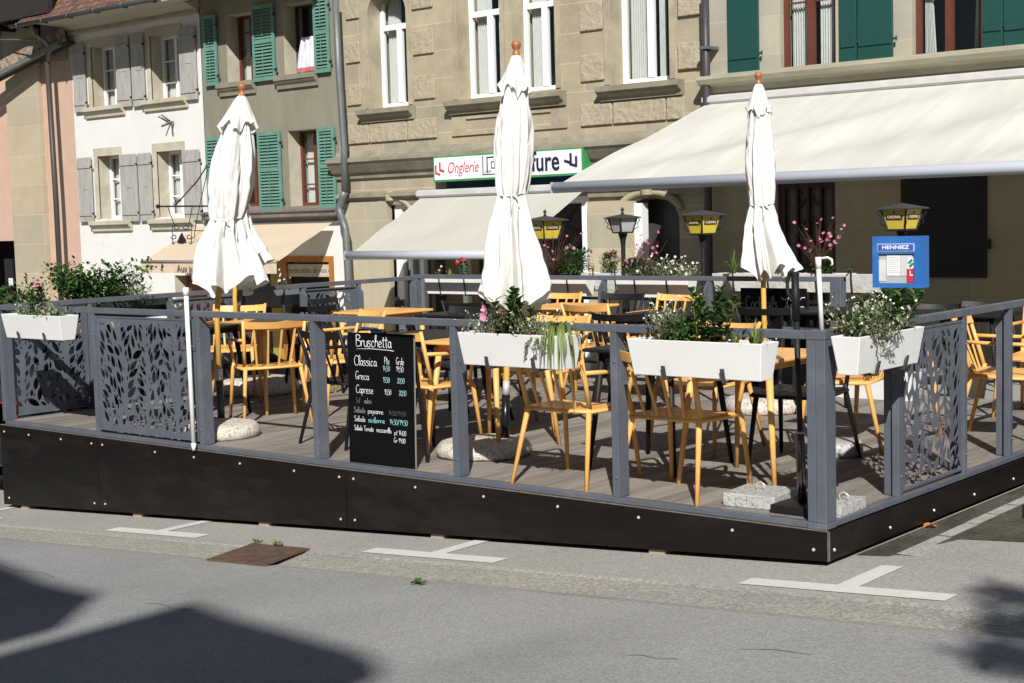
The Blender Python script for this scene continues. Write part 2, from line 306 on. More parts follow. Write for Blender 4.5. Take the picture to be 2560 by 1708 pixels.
# ------------------------------------------------------------ facades
YF = 11.0
def F(px, py, y=YF): p = at(px, py, 1, y); return p.x, p.z
K = 900 / 2350
def z1(x, y): return F(x * K, y * K)
def z2(x, y): return F(800 + x * K, y * K)
def z3(x, y): return F(1660 + x * K, y * K)
def z4(x, y): return F(x * K, 550 + y * K)
def rect(zf, x0, y0, x1, y1):
    a = zf(x0, y0); b = zf(x1, y1); return [a[0], b[0], b[1], a[1]]   # x0,x1,z0,z1
def facade(parent, x0, x1, z0, z1, y, ops, m, jm=None, d=.25, thick=.45):
    xs = sorted({x0, x1} | {v for o in ops for v in o[:2]}); zs = sorted({z0, z1} | {v for o in ops for v in o[2:4]}); w_ = MB()
    for a, b in zip(xs[:-1], xs[1:]):
        for c, e in zip(zs[:-1], zs[1:]):
            mx_, mz = (a + b) / 2, (c + e) / 2
            if any(o[0] < mx_ < o[1] and o[2] < mz < o[3] for o in ops): continue
            w_.add([(a, y, c), (b, y, c), (b, y, e), (a, y, e)], [(0, 1, 2, 3)])
    w_.mi = 1
    for o in ops:
        a, b, c, e = o[:4]; yy = y + thick
        w_.add([(a, y, c), (a, yy, c), (a, yy, e), (a, y, e)], [(0, 1, 2, 3)]); w_.add([(b, y, c), (b, yy, c), (b, yy, e), (b, y, e)], [(3, 2, 1, 0)])
        w_.add([(a, y, c), (b, y, c), (b, yy, c), (a, yy, c)], [(0, 1, 2, 3)]); w_.add([(a, y, e), (b, y, e), (b, yy, e), (a, yy, e)], [(3, 2, 1, 0)])
    w_.mi = 0
    w_.add([(x0, y, z0), (x0, y + 3, z0), (x0, y + 3, z1), (x0, y, z1)], [(0, 1, 2, 3)]); w_.add([(x1, y, z0), (x1, y + 3, z0), (x1, y + 3, z1), (x1, y, z1)], [(3, 2, 1, 0)])
    o = w_.build('wall', [m, jm or m], parent)
    r_ = MB()
    r_.add([(x0 + .02, y + 2.2, z0), (x1 - .02, y + 2.2, z0), (x1 - .02, y + 2.2, z1), (x0 + .02, y + 2.2, z1)], [(0, 1, 2, 3)])
    r_.add([(x0 + .02, y + thick, z1 - .01), (x1 - .02, y + thick, z1 - .01), (x1 - .02, y + 2.2, z1 - .01), (x0 + .02, y + 2.2, z1 - .01)], [(3, 2, 1, 0)])
    r_.build('interior', DARK, parent)
    return o
def window(parent, op, y, m, cols=2, bars=(.33, .66), d=.25, fw_=.055, curtain=1, transom=None, open_=False):
    a, b, c, e = op; yy = y + d; fr = MB()
    fr.box(a, a + fw_, yy, yy + .06, c, e); fr.box(b - fw_, b, yy, yy + .06, c, e); fr.box(a + fw_, b - fw_, yy, yy + .06, c, c + fw_ * 1.2); fr.box(a + fw_, b - fw_, yy, yy + .06, e - fw_, e)
    top = e - fw_
    if transom:
        t = c + (e - c) * transom; fr.box(a + fw_, b - fw_, yy - .01, yy + .055, t, t + .09); top = t
    w_ = (b - a)
    for k in range(1, cols):
        x = a + w_ * k / cols; fr.box(x - fw_ * .75, x + fw_ * .75, yy - .012, yy + .05, c + fw_ * 1.2, top)
    for q in bars:
        z = c + (top - c) * q; fr.box(a + fw_, b - fw_, yy + .012, yy + .04, z - .012, z + .012)
    o = fr.build('window', m, parent)
    p = MB(); p.add([(a + fw_, yy + .03, c), (b - fw_, yy + .03, c), (b - fw_, yy + .03, e), (a + fw_, yy + .03, e)], [(0, 1, 2, 3)]); p.build('pane', GLASS, o)
    if curtain:
        cu = MB(); cu.smooth = True; n = 48
        for k in range(cols):
            xa = a + w_ * k / cols + fw_; xb = a + w_ * (k + 1) / cols - fw_; V = []
            if curtain == 2: xb, xa = (xa + (xb - xa) * .62, xa) if k == 0 else (xb, xb - (xb - xa) * .45)
            if curtain == 3: xb = xa + (xb - xa) * (.8 if k == 0 else .3)
            for i in range(n + 1):
                t = i / n; x = xa + (xb - xa) * t; yo = yy + .12 + .02 * sin(t * 46 + k) + .01 * sin(t * 91)
                pin = 1
                for z in (c + .02, c + (e - c) * .35, e - .04): 
                    xx = x
                    if curtain == 2 and z < e - .1: xx = (xa if k == 0 else xb) + (x - (xa if k == 0 else xb)) * (.55 if z > c + .1 else .8)
                    V.append((xx, yo, z))
            cu.add(V, [(3 * i + j, 3 * i + 3 + j, 3 * i + 4 + j, 3 * i + 1 + j) for i in range(n) for j in (0, 1)])
        cu.build('curtain', CURT, o)
    return o
def shutter(parent, r, y, m, style='batten', hinge=1):
    a, b, c, e = r; s = MB(); t = .035; y0 = y - .075; y1 = y - .04
    if style == 'louver':
        fr = .05; mid = c + (e - c) * .52
        s.box(a, a + fr, y0, y1, c, e); s.box(b - fr, b, y0, y1, c, e)
        for z in (c, e - .07, mid - .035): s.box(a + fr, b - fr, y0, y1, z, z + .07)
        for za, zb in ((c + .07, mid - .035), (mid + .035, e - .07)):
            n = max(4, int((zb - za) / .055))
            for k in range(n):
                z = za + (zb - za) * (k + .5) / n; i0 = len(s.v); s.box(a + fr, b - fr, -.022, .022, -.004, .004); s.xf(Matrix.Translation((0, (y0 + y1) / 2, z)) @ Matrix.Rotation(radians(48), 4, 'X'), i0)
            s.box((a + b) / 2 - .006, (a + b) / 2 + .006, y0 - .012, y0 - .004, za + .06, zb - .06)
        o = s.build('shutter', m, parent)
    else:
        s.box(a, b, y0, y1, c, e)
        for q in (.12, .86): z = c + (e - c) * q; s.box(a + .015, b - .015, y0 - .018, y0, z - .035, z + .035)
        s.box(a + (b - a) * .4, a + (b - a) * .75, y0 - .01, y0, c + (e - c) * .5, c + (e - c) * .5 + .012)
        o = s.build('shutter', m, parent, .004)
    for q in (.13, .85):
        z = c + (e - c) * q; h = MB(); h.prism([(b - .01, z - .014), (b + .045, z - .014), (b + .045, z - .03), (b + .06, z - .03), (b + .06, z + .03), (b + .045, z + .03), (b + .045, z + .014), (b - .01, z + .014)], y0 - .004, y0 + .012)
        h.build('hinge', IRON if m is not DGSH else DGSH, o)
    return o
def sill(parent, x0, x1, zt, y, m, h=.2, p=.13, name='sill'):
    s = MB(); s.profx([(y - .001, zt - h), (y - p * .35, zt - h), (y - p * .4, zt - h * .75), (y - p * .75, zt - h * .55), (y - p * .8, zt - h * .45), (y - p, zt - h * .4), (y - p, zt - .01), (y - .001, zt)], x0, x1)
    return s.build(name, m, parent, .004)
ZG = -2.2
# --- pink house on the far left
hp = thing('pink_house', 'salmon pink rendered house with a pale stone pilaster at the far left', 'building', (-24, YF, GZ(-24)))
XW = -22.86
facade(hp, -30, XW, ZG, 9.0, YF, [[-29.2, -25.05, ZG + .5, 1.35]], PINK)
s = MB(); xa = F(18, 300, YF - .12)[0]; xb = F(100, 300, YF - .12)[0]
s.box(xa, xb, YF - .12, YF + .1, ZG, 8.9); s.build('pilaster', PINKST, hp)
s = MB(); s.box(xb, xb + .05, YF - .03, YF + .1, ZG, 8.9); s.build('corner_moulding', PINK, hp)
s = MB()   # timber roof verge with eave board coming down towards the street
A = at(-60, 235, 1, YF - 1.6); B = at(162, 84, 1, YF - .25)
A = Vector((-25.6, 9.45, 4.35)); 
p0 = at(-40, 190, 1, 10.45); p1 = at(160, 88, 1, 10.75)
s.bar(p0, p1, .07, .26, up=(0, 0, 1)); s.build('verge_board', mat('peeling_timber', (.33, .26, .19), .9, 0, .4, 18, .8, 30, c2=(.12, .09, .07)), hp)
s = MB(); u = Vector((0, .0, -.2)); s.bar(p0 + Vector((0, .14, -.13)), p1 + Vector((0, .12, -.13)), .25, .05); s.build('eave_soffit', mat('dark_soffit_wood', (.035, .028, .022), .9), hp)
s = MB(); s.bar(p0 + Vector((.02, -.1, -.17)), p1 + Vector((.0, -.1, -.17)), .1, .09); s.build('gutter', ZINC, hp)
s = MB(); a_ = z4(0, 260); s.box(-25.4, z4(45, 300)[0], YF - .06, YF - .01, ZG, a_[1] + .02); s.build('doorway', IRON, hp)
nb = thing('house_number', 'small blue enamel plaque reading 2 beside the dark doorway of the pink house', 'sign', (*[F(29, 706)[0], YF - .13, F(29, 706)[1]],))
s = MB(); nx_, nz_ = F(29, 706, YF - .13); s.box(nx_ - .07, nx_ + .07, YF - .155, YF - .135, nz_ - .09, nz_ + .09); s.build('plate', PAPER, nb)
text_mesh('2', .13, BLUE, nb, facing((nx_, YF - .157, nz_)), 'numeral')
s = MB(); q_ = at(0, 52, 1, 10.2).z; s.box(-26.5, at(120, 30, 1, 10.2).x, 10.2, YF, q_, q_ + .14); s.box(-26.5, at(132, 30, 1, 10.2).x, 10.1, 10.2, q_ - .05, q_ + .9)
for k in range(5): xx = -26.2 + k * .75; s.bar((xx, 10.22, q_ - .06), (xx, YF - .01, q_ - .06), .1, .12)
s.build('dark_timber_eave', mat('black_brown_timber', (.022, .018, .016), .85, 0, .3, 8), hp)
zv = at(60, 130, 1, YF - .02).z; s = MB(); s.box(-26.5, XW - .12, YF - .03, YF - .012, zv - .3, q_ - .02); s.build('upper_wall', mat('grey_upper_wall', (.26, .25, .24), .9), hp)
# dark pipe
dpm = mat('dark_brown_pipe', (.045, .038, .032), .5)
xpb, zpb = F(127, 300, YF - .35)
t = thing('drainpipe', 'dark brown drainpipe running down the pink house beside the white house', 'drainpipe', (xpb, YF - .35, GZ(xpb)))
MB().tube([at(118, 150, 1, YF - .35), at(140, 500, 1, YF - .35), at(150, 700, 1, YF - .35) + Vector((0, 0, -1.6))], .055, 12).build('pipe', dpm, t)
q = [at(75, 62, 1, YF - .85), at(84, 84, 1, YF - .7), at(112, 103, 1, YF - .5), at(127, 120, 1, YF - .36), at(122, 138, 1, YF - .35), at(118, 160, 1, YF - .35)]
MB().tube(q, .048, 12).build('swan_neck', ZINC, t)
MB().tube([at(-30, 99, 1, 10.3), at(95, 100, 1, 10.3)], .014, 6).build('tie_rod', ZINC, t)

# --- white house
XG = F(503, 150)[0]
hw = thing('white_house', 'white plastered house with grey shutters and a brown tiled roof', 'building', ((XW + XG) / 2, YF, GZ(-21)))
wr = [rect(z1, 590, 310, 772, 703), rect(z1, 975, 240, 1185, 660), rect(z1, 637, 1022, 800, 1425), rect(z1, 1022, 992, 1208, 1412)]
door = [z4(1140, 360)[0], z4(1380, 360)[0], ZG, z4(1140, 362)[1]]
facade(hw, XW, XG, ZG, 5.62, YF, wr + [door], WHITEWALL, CREAM)
for k, r_ in enumerate(wr): window(hw, r_, YF, WHITEP, 2, (.33, .66), .27, .05, 1)
for r_ in ([485, 298, 582, 728], [765, 248, 874, 695], [865, 232, 966, 690], [1180, 188, 1305, 648], [520, 1034, 628, 1448], [800, 1012, 924, 1444], [915, 1004, 1018, 1440], [1208, 984, 1334, 1438]):
    shutter(hw, rect(z1, *r_), YF, GREYSH)
for x0, y0, x1 in ((568, 708, 820), (950, 660, 1232), (612, 1444, 868), (998, 1432, 1282)):
    a_ = z1(x0, y0); b_ = z1(x1, y0); sill(hw, a_[0], b_[0], a_[1], YF, CREAM, .21, .14)
for r_ in wr:      # stone surrounds
    s = MB(); s.box(r_[0] - .13, r_[0], YF - .012, YF + .02, r_[2], r_[3] + .16); s.box(r_[1], r_[1] + .1, YF - .012, YF + .02, r_[2], r_[3] + .16); s.box(r_[0], r_[1], YF - .012, YF + .02, r_[3], r_[3] + .16); s.build('surround', CREAM, hw)
# eaves: cornice, dentils, soffit, gutter, roof
ZE = 5.60; OH = .95
s = MB(); s.profx([(YF, ZE - .14), (YF - .05, ZE - .14), (YF - .07, ZE - .06), (YF - .14, ZE - .03), (YF - .3, ZE + .03), (YF - OH + .1, ZE + .05), (YF - OH + .1, ZE + .12), (YF, ZE + .12)], XW, XG); s.build('cornice', mat('cream_eave_paint', (.42, .38, .30), .8, 0, .1, 5), hw)
s = MB(); n = 64
for k in range(n): x = XW + .05 + (XG - XW - .1) * k / n; s.box(x, x + .03, YF - .1, YF - .052, ZE - .13, ZE - .075)
s.build('dentil_course', CREAM, hw)
gx0 = F(35, 69, YF - OH)[0]; gx1 = F(397, 2, YF - OH)[0]
gp = [(YF - OH - .07 + .07 * cos(a), ZE + .04 + .06 * sin(a)) for a in [pi + pi * k / 8 for k in range(9)]]
s = MB(); s.smooth = True; s.profx(gp + [(YF - OH + .0, ZE + .045), (YF - OH - .14, ZE + .045)], gx0, gx1)
for k in range(6): x = gx0 + .3 + (gx1 - gx0 - .4) * k / 5; s.box(x - .01, x + .01, YF - OH - .15, YF - OH + .02, ZE - .03, ZE + .06)
s.build('gutter', mat('dark_gutter', (.06, .07, .075), .5, .2), hw)
s = MB(); V = [(gx0 + .15, YF - OH - .02, ZE + .08), (gx1 + .05, YF - OH - .02, ZE + .08), (gx1 + .05, YF + 3.2, ZE + 3.9), (gx0 + .15, YF + 3.2, ZE + 3.9)]
s.add(V + [Vector(v) + Vector((0, .05, -.07)) for v in V], [(0, 1, 2, 3), (7, 6, 5, 4), (0, 4, 5, 1), (1, 5, 6, 2), (3, 7, 4, 0)]); s.build('roof', TILE, hw)
MB().box(gx1 + .05, gx1 + .5, YF - OH + .02, YF - OH + .3, ZE - .02, ZE + .42).build('eave_end', mat('cream_eave_paint', (.4, .4, .3)), hw)
MB().box(door[0], door[1], YF + .28, YF + .33, ZG, door[3]).build('door', mat('red_brown_door', (.22, .055, .03), .5, 0, .2, 6), hw)
# iron bracket bird and hanging shop sign
hk = at(425, 303, 1, YF - .06)
t = thing('wall_bracket', 'small dark metal bracket with angled prongs on the white wall between the windows', 'bracket', hk)
m_ = MB()
for a, b in (((395, 291), (420, 305)), ((403, 287), (425, 303)), ((406, 315), (424, 306)), ((424, 316), (428, 305)), ((422, 306), (433, 305))):
    m_.tube([at(*a, 1, YF - .18), at(*b, 1, YF - .03)], .018, 6)
m_.build('prongs', ZINC, t)
yS = YF - .6
def sp_(x, y, yy=YF - .75): return at(x * K, y * K, 1, yy)
t = thing('hanging_sign', 'black wrought iron sign bracket with scrolls and a bell shape over the tan awning', 'sign', sp_(1345, 1348, YF - .02))
m_ = MB(); m_.tube([sp_(1030, 1348), sp_(1378, 1346)], .018, 6); m_.lathe([(0, -.05), (.05, 0), (0, .05)], sp_(1030, 1348), 8)
m_.tube([sp_(1352, 1080), sp_(1290, 1180), sp_(1150, 1335)], .012, 6); m_.tube([sp_(1357, 1100), sp_(1285, 1430), sp_(1265, 1560)], .008, 6); m_.tube([sp_(1095, 1350), sp_(1138, 1470)], .008, 6); m_.tube([sp_(1255, 1350), sp_(1232, 1470)], .008, 6)
for cx, cy, r_, d_ in ((1352, 1085, 14, 1), (1145, 1325, 16, -1)):
    m_.tube([sp_(cx + r_ * cos(a) * (1 - a / 9) * d_, cy + r_ * sin(a) * (1 - a / 9)) for a in [k * .5 for k in range(11)]], .008, 5)
m_.build('bracket', IRON, t)
m_ = MB()
for cx, cy, r_, d_ in ((1150, 1480, 22, 1), (1215, 1480, 22, -1), (1135, 1545, 20, -1), (1235, 1545, 20, 1), (1135, 1600, 20, 1), (1240, 1600, 18, -1)):
    m_.tube([sp_(cx + r_ * cos(a) * (1 - a / 9) * d_, cy + r_ * sin(a) * (1 - a / 9)) for a in [k * .5 for k in range(12)]], .009, 5)
m_.tube([sp_(1125, 1465), sp_(1128, 1640)], .007, 5); m_.tube([sp_(1250, 1465), sp_(1250, 1620)], .007, 5)
pb = [sp_(x, y) for x, y in ((1155, 1585), (1170, 1545), (1185, 1520), (1195, 1545), (1212, 1570), (1190, 1590))]
m_.add(pb + [p + Vector((0, .02, 0)) for p in pb], [tuple(range(6)), tuple(range(6, 12))[::-1]] + [(i, (i + 1) % 6, (i + 1) % 6 + 6, i + 6) for i in range(6)])
m_.build('scrollwork', IRON, t)

# --- green shuttered house
XM = F(843, 180)[0]
hg = thing('green_shutter_house', 'grey rendered house with turquoise louvred shutters above a tan awning', 'building', ((XG + XM) / 2, YF, GZ(-17)))
gr_ = [rect(z1, 1470, 105, 1668, 548), rect(z1, 1842, 35, 2058, 488), rect(z1, 1480, 880, 1700, 1345), rect(z1, 1878, 856, 2095, 1340)]
gz = z1(1700, 1450)[1]
shop = [z4(1560, 260)[0], z4(2178, 240)[0], ZG + .9, z4(2170, 236)[1]]
facade(hg, XG, XM, gz, 8.2, YF, gr_, OLIVE, CREAM)
facade(hg, XG, XM, ZG, gz, YF, [shop], WHITEWALL, WHITEWALL)
window(hg, gr_[0], YF, BROWN, 2, (.4, .8), .28, .05, 3); window(hg, gr_[2], YF, BROWN, 2, (.3, .65), .28, .05, 0); window(hg, gr_[3], YF, BROWN, 2, (.3, .65), .28, .05, 3)
window(hg, gr_[1], YF, mat('fly_screen', (.06, .06, .07), .8), 1, (), .28, .03, 0)
for r_ in ([1340, 108, 1440, 556], [1656, 45, 1816, 520], [2056, -25, 2172, 470], [1356, 900, 1470, 1370], [1695, 866, 1862, 1372], [2086, 836, 2214, 1356]):
    shutter(hg, rect(z1, *r_), YF, GSH, 'louver')
for x0, y0, x1 in ((1440, 548, 1674), (1816, 498, 2080)):
    a_ = z1(x0, y0); b_ = z1(x1, y0); sill(hg, a_[0], b_[0], a_[1], YF, OLIVE, .24, .13)
cz = z1(1700, 1378)[1]
s = MB(); s.profx([(YF, cz - .26), (YF - .04, cz - .26), (YF - .06, cz - .16), (YF - .15, cz - .12), (YF - .16, cz - .05), (YF - .2, cz - .03), (YF - .2, cz), (YF, cz + .02)], XG, XM); s.build('cornice', mat('grey_lead_cornice', (.17, .15, .14), .8, 0, .25, 6, .2, 40), hg)
s = MB(); s.box(XG, XM, YF - .85, YF - .01, 5.72, 5.8); s.box(XG, XM, YF - .9, YF - .85, 5.68, 5.9); s.build('eave', mat('cream_eave_paint', (.4, .4, .3)), hg)
# laundry in the upper window
cl = MB(); cl.smooth = True; tp = [z1(1925, 245), z1(2010, 235), z1(2040, 250), z1(2050, 455), z1(1880, 480)]
xA, xB = z1(1890, 300)[0], z1(2045, 300)[0]; zA, zB = z1(1960, 240)[1], z1(1960, 465)[1]; n = 24; V = []
for j in range(9):
    q = j / 8; z = zA + (zB - zA) * q; cx_ = (xA + xB) / 2 + .05 - .05 * q; hw_ = (xB - xA) * (.27 + .23 * q)
    for i in range(n + 1): u_ = i / n * 2 - 1; V.append((cx_ + hw_ * u_, YF + .12 + .02 * sin(u_ * 9 + q * 3) + .02 * q * sin(u_ * 17), z))
cl.add(V, [(j * (n + 1) + i, j * (n + 1) + i + 1, (j + 1) * (n + 1) + i + 1, (j + 1) * (n + 1) + i) for j in range(8) for i in range(n)])
cl.m = [1 if k >= 7 * n else 0 for k in range(len(cl.f))]
tag(cl.build('laundry', [mat('lilac_white_cloth', (.62, .60, .66), .9), mat('red_band_cloth', (.45, .12, .14), .9)]), 'white cloth with a red hem hanging in the open upper window', 'laundry')
# shopfront under the tan awning
WOOD = mat('orange_wood', (.36, .14, .03), .5, 0, .2, 10, stretch=(1, 1, .2))
a, b, c, e = shop
s = MB(); s.box(b - .1, b, YF - .03, YF + .1, c, e); s.box(a, b - .1, YF - .03, YF + .1, e - .1, e); s.box(a, b - .1, YF - .03, YF + .1, c, c + .1); s.box(a + (b - a) * .46, a + (b - a) * .52, YF - .02, YF + .1, c + .1, e - .1); o = s.build('shop_window', WOOD, hg)
s = MB(); s.box(a + (b - a) * .5, b - .1, YF + .02, YF + .04, e - .36, e - .14); s.build('fascia', CREAM, o)
text_mesh('Aux petits soins de nos clients', .13, mat('brown_lettering', (.12, .07, .04)), o, facing((a + (b - a) * .745, YF + .018, e - .25)), 'lettering', .001)
MB().add([(a, YF + .06, c), (b, YF + .06, c), (b, YF + .06, e), (a, YF + .06, e)], [(0, 1, 2, 3)]).build('pane', GLASS, o)
s = MB(); s.box(a + (b - a) * .3, a + (b - a) * .5, YF + .08, YF + .1, c, e - .1); s.build('poster', mat('mustard_panel', (.45, .30, .04), .8), o)
# grey downpipe between green house and stone house
t = thing('drainpipe', 'grey zinc drainpipe with a swan bend between the turquoise shutters and the sandstone building', 'drainpipe', (XM, YF - .2, GZ(XM)))
yy = YF - .28
MB().tube([at(838, -10, 1, yy), at(847, 180, 1, yy), at(860, 370, 1, yy), at(862, 480, 1, yy)], .058, 12).build('pipe', ZINC, t)
MB().tube([at(862, 478, 1, yy), at(856, 496, 1, yy), at(849, 515, 1, yy), at(850, 535, 1, yy), at(858, 553, 1, yy - .1), at(864, 575, 1, yy - .1), at(870, 680, 1, yy - .1), at(872, 760, 1, yy - .1) - Vector((0, 0, 1.3))], .062, 12).build('bend', ZINC, t)
# --- sandstone building
XC = F(1766, 150)[0]
hs = thing('sandstone_building', 'beige sandstone building with rough quoins above the hairdresser sign', 'building', ((XM + XC) / 2, YF, GZ(-11)))
w1 = rect(z2, 300, -60, 578, 688); zs = z2(400, 105)[1]; w1[3] = zs + (w1[1] - w1[0]) / 2
w2a = rect(z2, 882, -90, 1185, 626); w2b = rect(z2, 1240, -110, 1540, 580); w3 = rect(z2, 1885, -160, 2282, 520)
for q in (w2a, w2b, w3): q[3] = 6.0
zc = z2(1000, 1000)[1]     # string course
a1 = rect(z2, 372, 1330, 600, 1400); a1[2] = ZG; sh_ = [F(992, 700)[0], F(1478, 700)[0], ZG, 1.84]
a2 = [z2(1975, 1400)[0], z2(2345, 1400)[0], ZG, z2(2150, 1290)[1]]
facade(hs, XM, XC, zc, 9.0, YF, [w1, w2a, w2b, w3], STONE, STONES, thick=.5)
facade(hs, XM, XC, ZG, zc - .001, YF, [a1, sh_, a2], STONE, STONES, thick=.5)
for q, tz, cu, tl in ((w1, (480, 175), 1, 1), (w2a, (1070, 85), 1, 1), (w2b, (1420, 30), 1, 1), (w3, (2100, -170), 3, 0)):
    t_ = (z2(*tz)[1] - q[2]) / (q[3] - q[2]); window(hs, q, YF, WHITEP, 2, (), .3, .075, cu, t_ if t_ < .97 else None)
# arched head of the left window
n = 10; cx_ = (w1[0] + w1[1]) / 2; r_ = (w1[1] - w1[0]) / 2; s = MB()
for sg in (-1, 1):
    pts = [(cx_ + sg * r_, w1[3])] + [(cx_ + sg * r_ * cos(pi / 2 * k / n), zs + r_ * sin(pi / 2 * k / n)) for k in range(n + 1)]
    if sg < 0: pts = pts[::-1]
    s.prism(pts, YF - .001, YF + .45)
s.build('arch_head', STONES, hs)
# sills, string course, surrounds
for q in (w1, w2a, w3):
    x0 = q[0] - .16; x1 = {id(w1): w1[1] + .16, id(w2a): w2b[1] + .2, id(w3): w3[1] + .25}[id(q)]
    sill(hs, x0, x1, q[2] - .01, YF, TRIM, .22, .2)
s = MB(); s.profx([(YF, zc - .30), (YF - .05, zc - .30), (YF - .07, zc - .22), (YF - .12, zc - .20), (YF - .24, zc - .04), (YF - .26, zc - .03), (YF - .26, zc + .02), (YF - .06, zc + .07), (YF, zc + .16)], XM - .1, XC); s.build('string_course', TRIM, hs)
s = MB(); zb = z2(1000, 1235)[1]; s.profx([(YF, zb - .2), (YF - .06, zb - .2), (YF - .08, zb - .1), (YF - .16, zb - .06), (YF - .16, zb), (YF, zb + .03)], XM, F(1085, 460)[0] - .05); s.build('lower_cornice', TRIM, hs)
s = MB(); s.profx([(YF, zb - .2), (YF - .06, zb - .2), (YF - .08, zb - .1), (YF - .16, zb - .06), (YF - .16, zb), (YF, zb + .03)], F(1475, 460)[0], XC); s.build('lower_cornice', TRIM, hs)
s = MB()
for q in (w1, w2a, w2b, w3):
    for x in (q[0] - .10, q[1] + .02): s.box(x, x + .08, YF - .025, YF + .01, q[2] + .01, min(q[3], 6))
s.build('window_moulding', STONES, hs)
rr = [(168, -60, 258, 118), (172, 285, 266, 405), (180, 558, 274, 684), (600, -60, 738, 45), (608, 205, 748, 345), (616, 500, 756, 640), (1700, 20, 1850, 190), (1706, 365, 1858, 522)]
for q in rr:
    a, b, c, e = rect(z2, *q); s = MB(); s.box(a, b, YF - .035, YF + .02, c, e); s.build('quoin', ROUGH, hs, .012)
for q in ((98, -60, 250, 92), (100, 285, 252, 442)):
    a, b, c, e = rect(z3, *q); s = MB(); s.box(a, b - .02, YF - .05, YF + .02, c, e); s.build('quoin', ROUGH, hs, .012)
zt, zb2 = z2(400, 800)[1], z2(400, 935)[1]
for xa, xb in ((188, 325), (332, 572), (580, 765), (1712, 1915), (1925, 2265), (2275, 2390)):
    s = MB(); s.box(z2(xa, 850)[0], min(z2(xb, 800)[0], XC - .01), YF - .04, YF + .02, zb2 + .02, zt); s.build('rough_band_stone', ROUGH, hs, .012)
s = MB(); a, b = z2(865, 750)[0], z2(1615, 700)[0]; c, e = zb2 + .02, w2a[2] - .26
s.box(a, b, YF - .03, YF + .01, e - .05, e); s.box(a, b, YF - .03, YF + .01, c, c + .05); s.box(a, a + .3, YF - .03, YF + .01, c + .05, e - .05); s.box(b - .3, b, YF - .03, YF + .01, c + .05, e - .05); s.build('panel_frame', STONES, hs)
# carved archivolts and keystones
for q, kx in ((a1, 475), (a2, 0)):
    cx_ = (q[0] + q[1]) / 2; r_ = (q[1] - q[0]) / 2 + .06; s = MB(); P = []; H_ = q[3]
    pts = [Vector((cx_ + r_ * sin(t), YF - .04, H_ - .22 + .3 * cos(t))) for t in [-1.45 + 2.9 * k / 14 for k in range(15)]]
    s.tube(pts, .05, 8); s.build('archivolt', STONES, hs)
    s = MB()
    pp = [(cx_ - r_ - .02, H_ - .2)] + [(p.x, p.z) for p in pts]; pp = [(cx_ - r_ + .02, H_ + .001)] + [(p.x, min(p.z, H_ - .001)) for p in pts[:7]]
    s.prism([(q[0], H_), (q[0], H_ - .28), (q[0] + r_ * .12, H_ - .14), (q[0] + r_ * .35, H_ - .05), (q[0] + r_ * .8, H_)], YF - .002, YF + .4)
    s.prism([(q[1] - r_ * .8, H_), (q[1] - r_ * .35, H_ - .05), (q[1] - r_ * .12, H_ - .14), (q[1], H_ - .28), (q[1], H_)], YF - .002, YF + .4); s.build('spandrel', STONES, hs)
    s = MB(); s.lathe([(.02, -.1), (.09, -.06), (.1, .02), (.07, .08), (.01, .1)], (cx_, YF - .07, H_ + .1), 12); s.build('keystone', STONES, hs)
for q in (a1, a2):
    s = MB(); s.box(q[0], q[1], YF + .35, YF + .4, ZG, q[3]); s.build('door', mat('dark_door', (.05, .05, .052), .5), hs)
# pilaster between the shop and the right-hand door
for x0, x1 in ((F(1478, 600)[0], F(1592, 600)[0]),):
    s = MB(); zt_ = z2(1800, 1320)[1]
    s.box(x0 + .03, x1, YF - .12, YF + .01, ZG, zt_); s.box(x0 + .12, x1 - .1, YF - .15, YF - .119, ZG + 1.4, zt_ - .25); s.build('pilaster', mat('pilaster_stone', (.42, .375, .27), .88, 0, .08, 3, .25, 50, f=ashlar(3, .5, .006, (1.15, 1.15, 1.1), 0)), hs)
x0 = XM + .15; x1 = F(985, 700)[0]
s = MB(); s.box(x0, x1, YF - .1, YF + .01, ZG, z2(300, 1320)[1]); s.build('pilaster', mat('pilaster_stone', (.4, .36, .26)), hs)
# shop window
s = MB(); a, b, c, e = sh_
gla = MB()
for k, (fa, fb) in enumerate(((0, .035), (.075, .09), (.13, .15), (.36, .385), (.70, .72), (.96, 1))): s.box(a + (b - a) * fa, a + (b - a) * fb, YF + .02, YF + .12, c, e)
s.box(a, b, YF + .03, YF + .1, e - .1, e); o = s.build('shop_window', WHITEP, hs)
MB().add([(a, YF + .08, c), (b, YF + .08, c), (b, YF + .08, e), (a, YF + .08, e)], [(0, 1, 2, 3)]).build('pane', GLASS, o)
s = MB(); s.box(a + (b - a) * .09, a + (b - a) * .13, YF + .11, YF + .13, c, e); s.build('green_panel', mat('pale_green_panel', (.52, .60, .56), .4), o)
s = MB(); s.box(a + (b - a) * .16, a + (b - a) * .34, YF + .5, YF + .53, c, e - .1); s.build('curtain', mat('brown_curtain', (.22, .16, .09), .9, 0, .2, 8, stretch=(8, 8, .3)), o)
s = MB(); s.box(F(1120, 470)[0], F(1440, 460)[0], YF - .03, YF + .015, 2.02, 2.2); s.build('blue_lintel', mat('dark_blue_band', (.01, .03, .09), .5), hs)
s = MB(); a, b = F(1590, 620)[0], F(1612, 620)[0]; s.box(a, b, YF - .05, YF + .1, ZG, z2(1980, 1330)[1]); s.build('door_frame', WHITEP, hs)
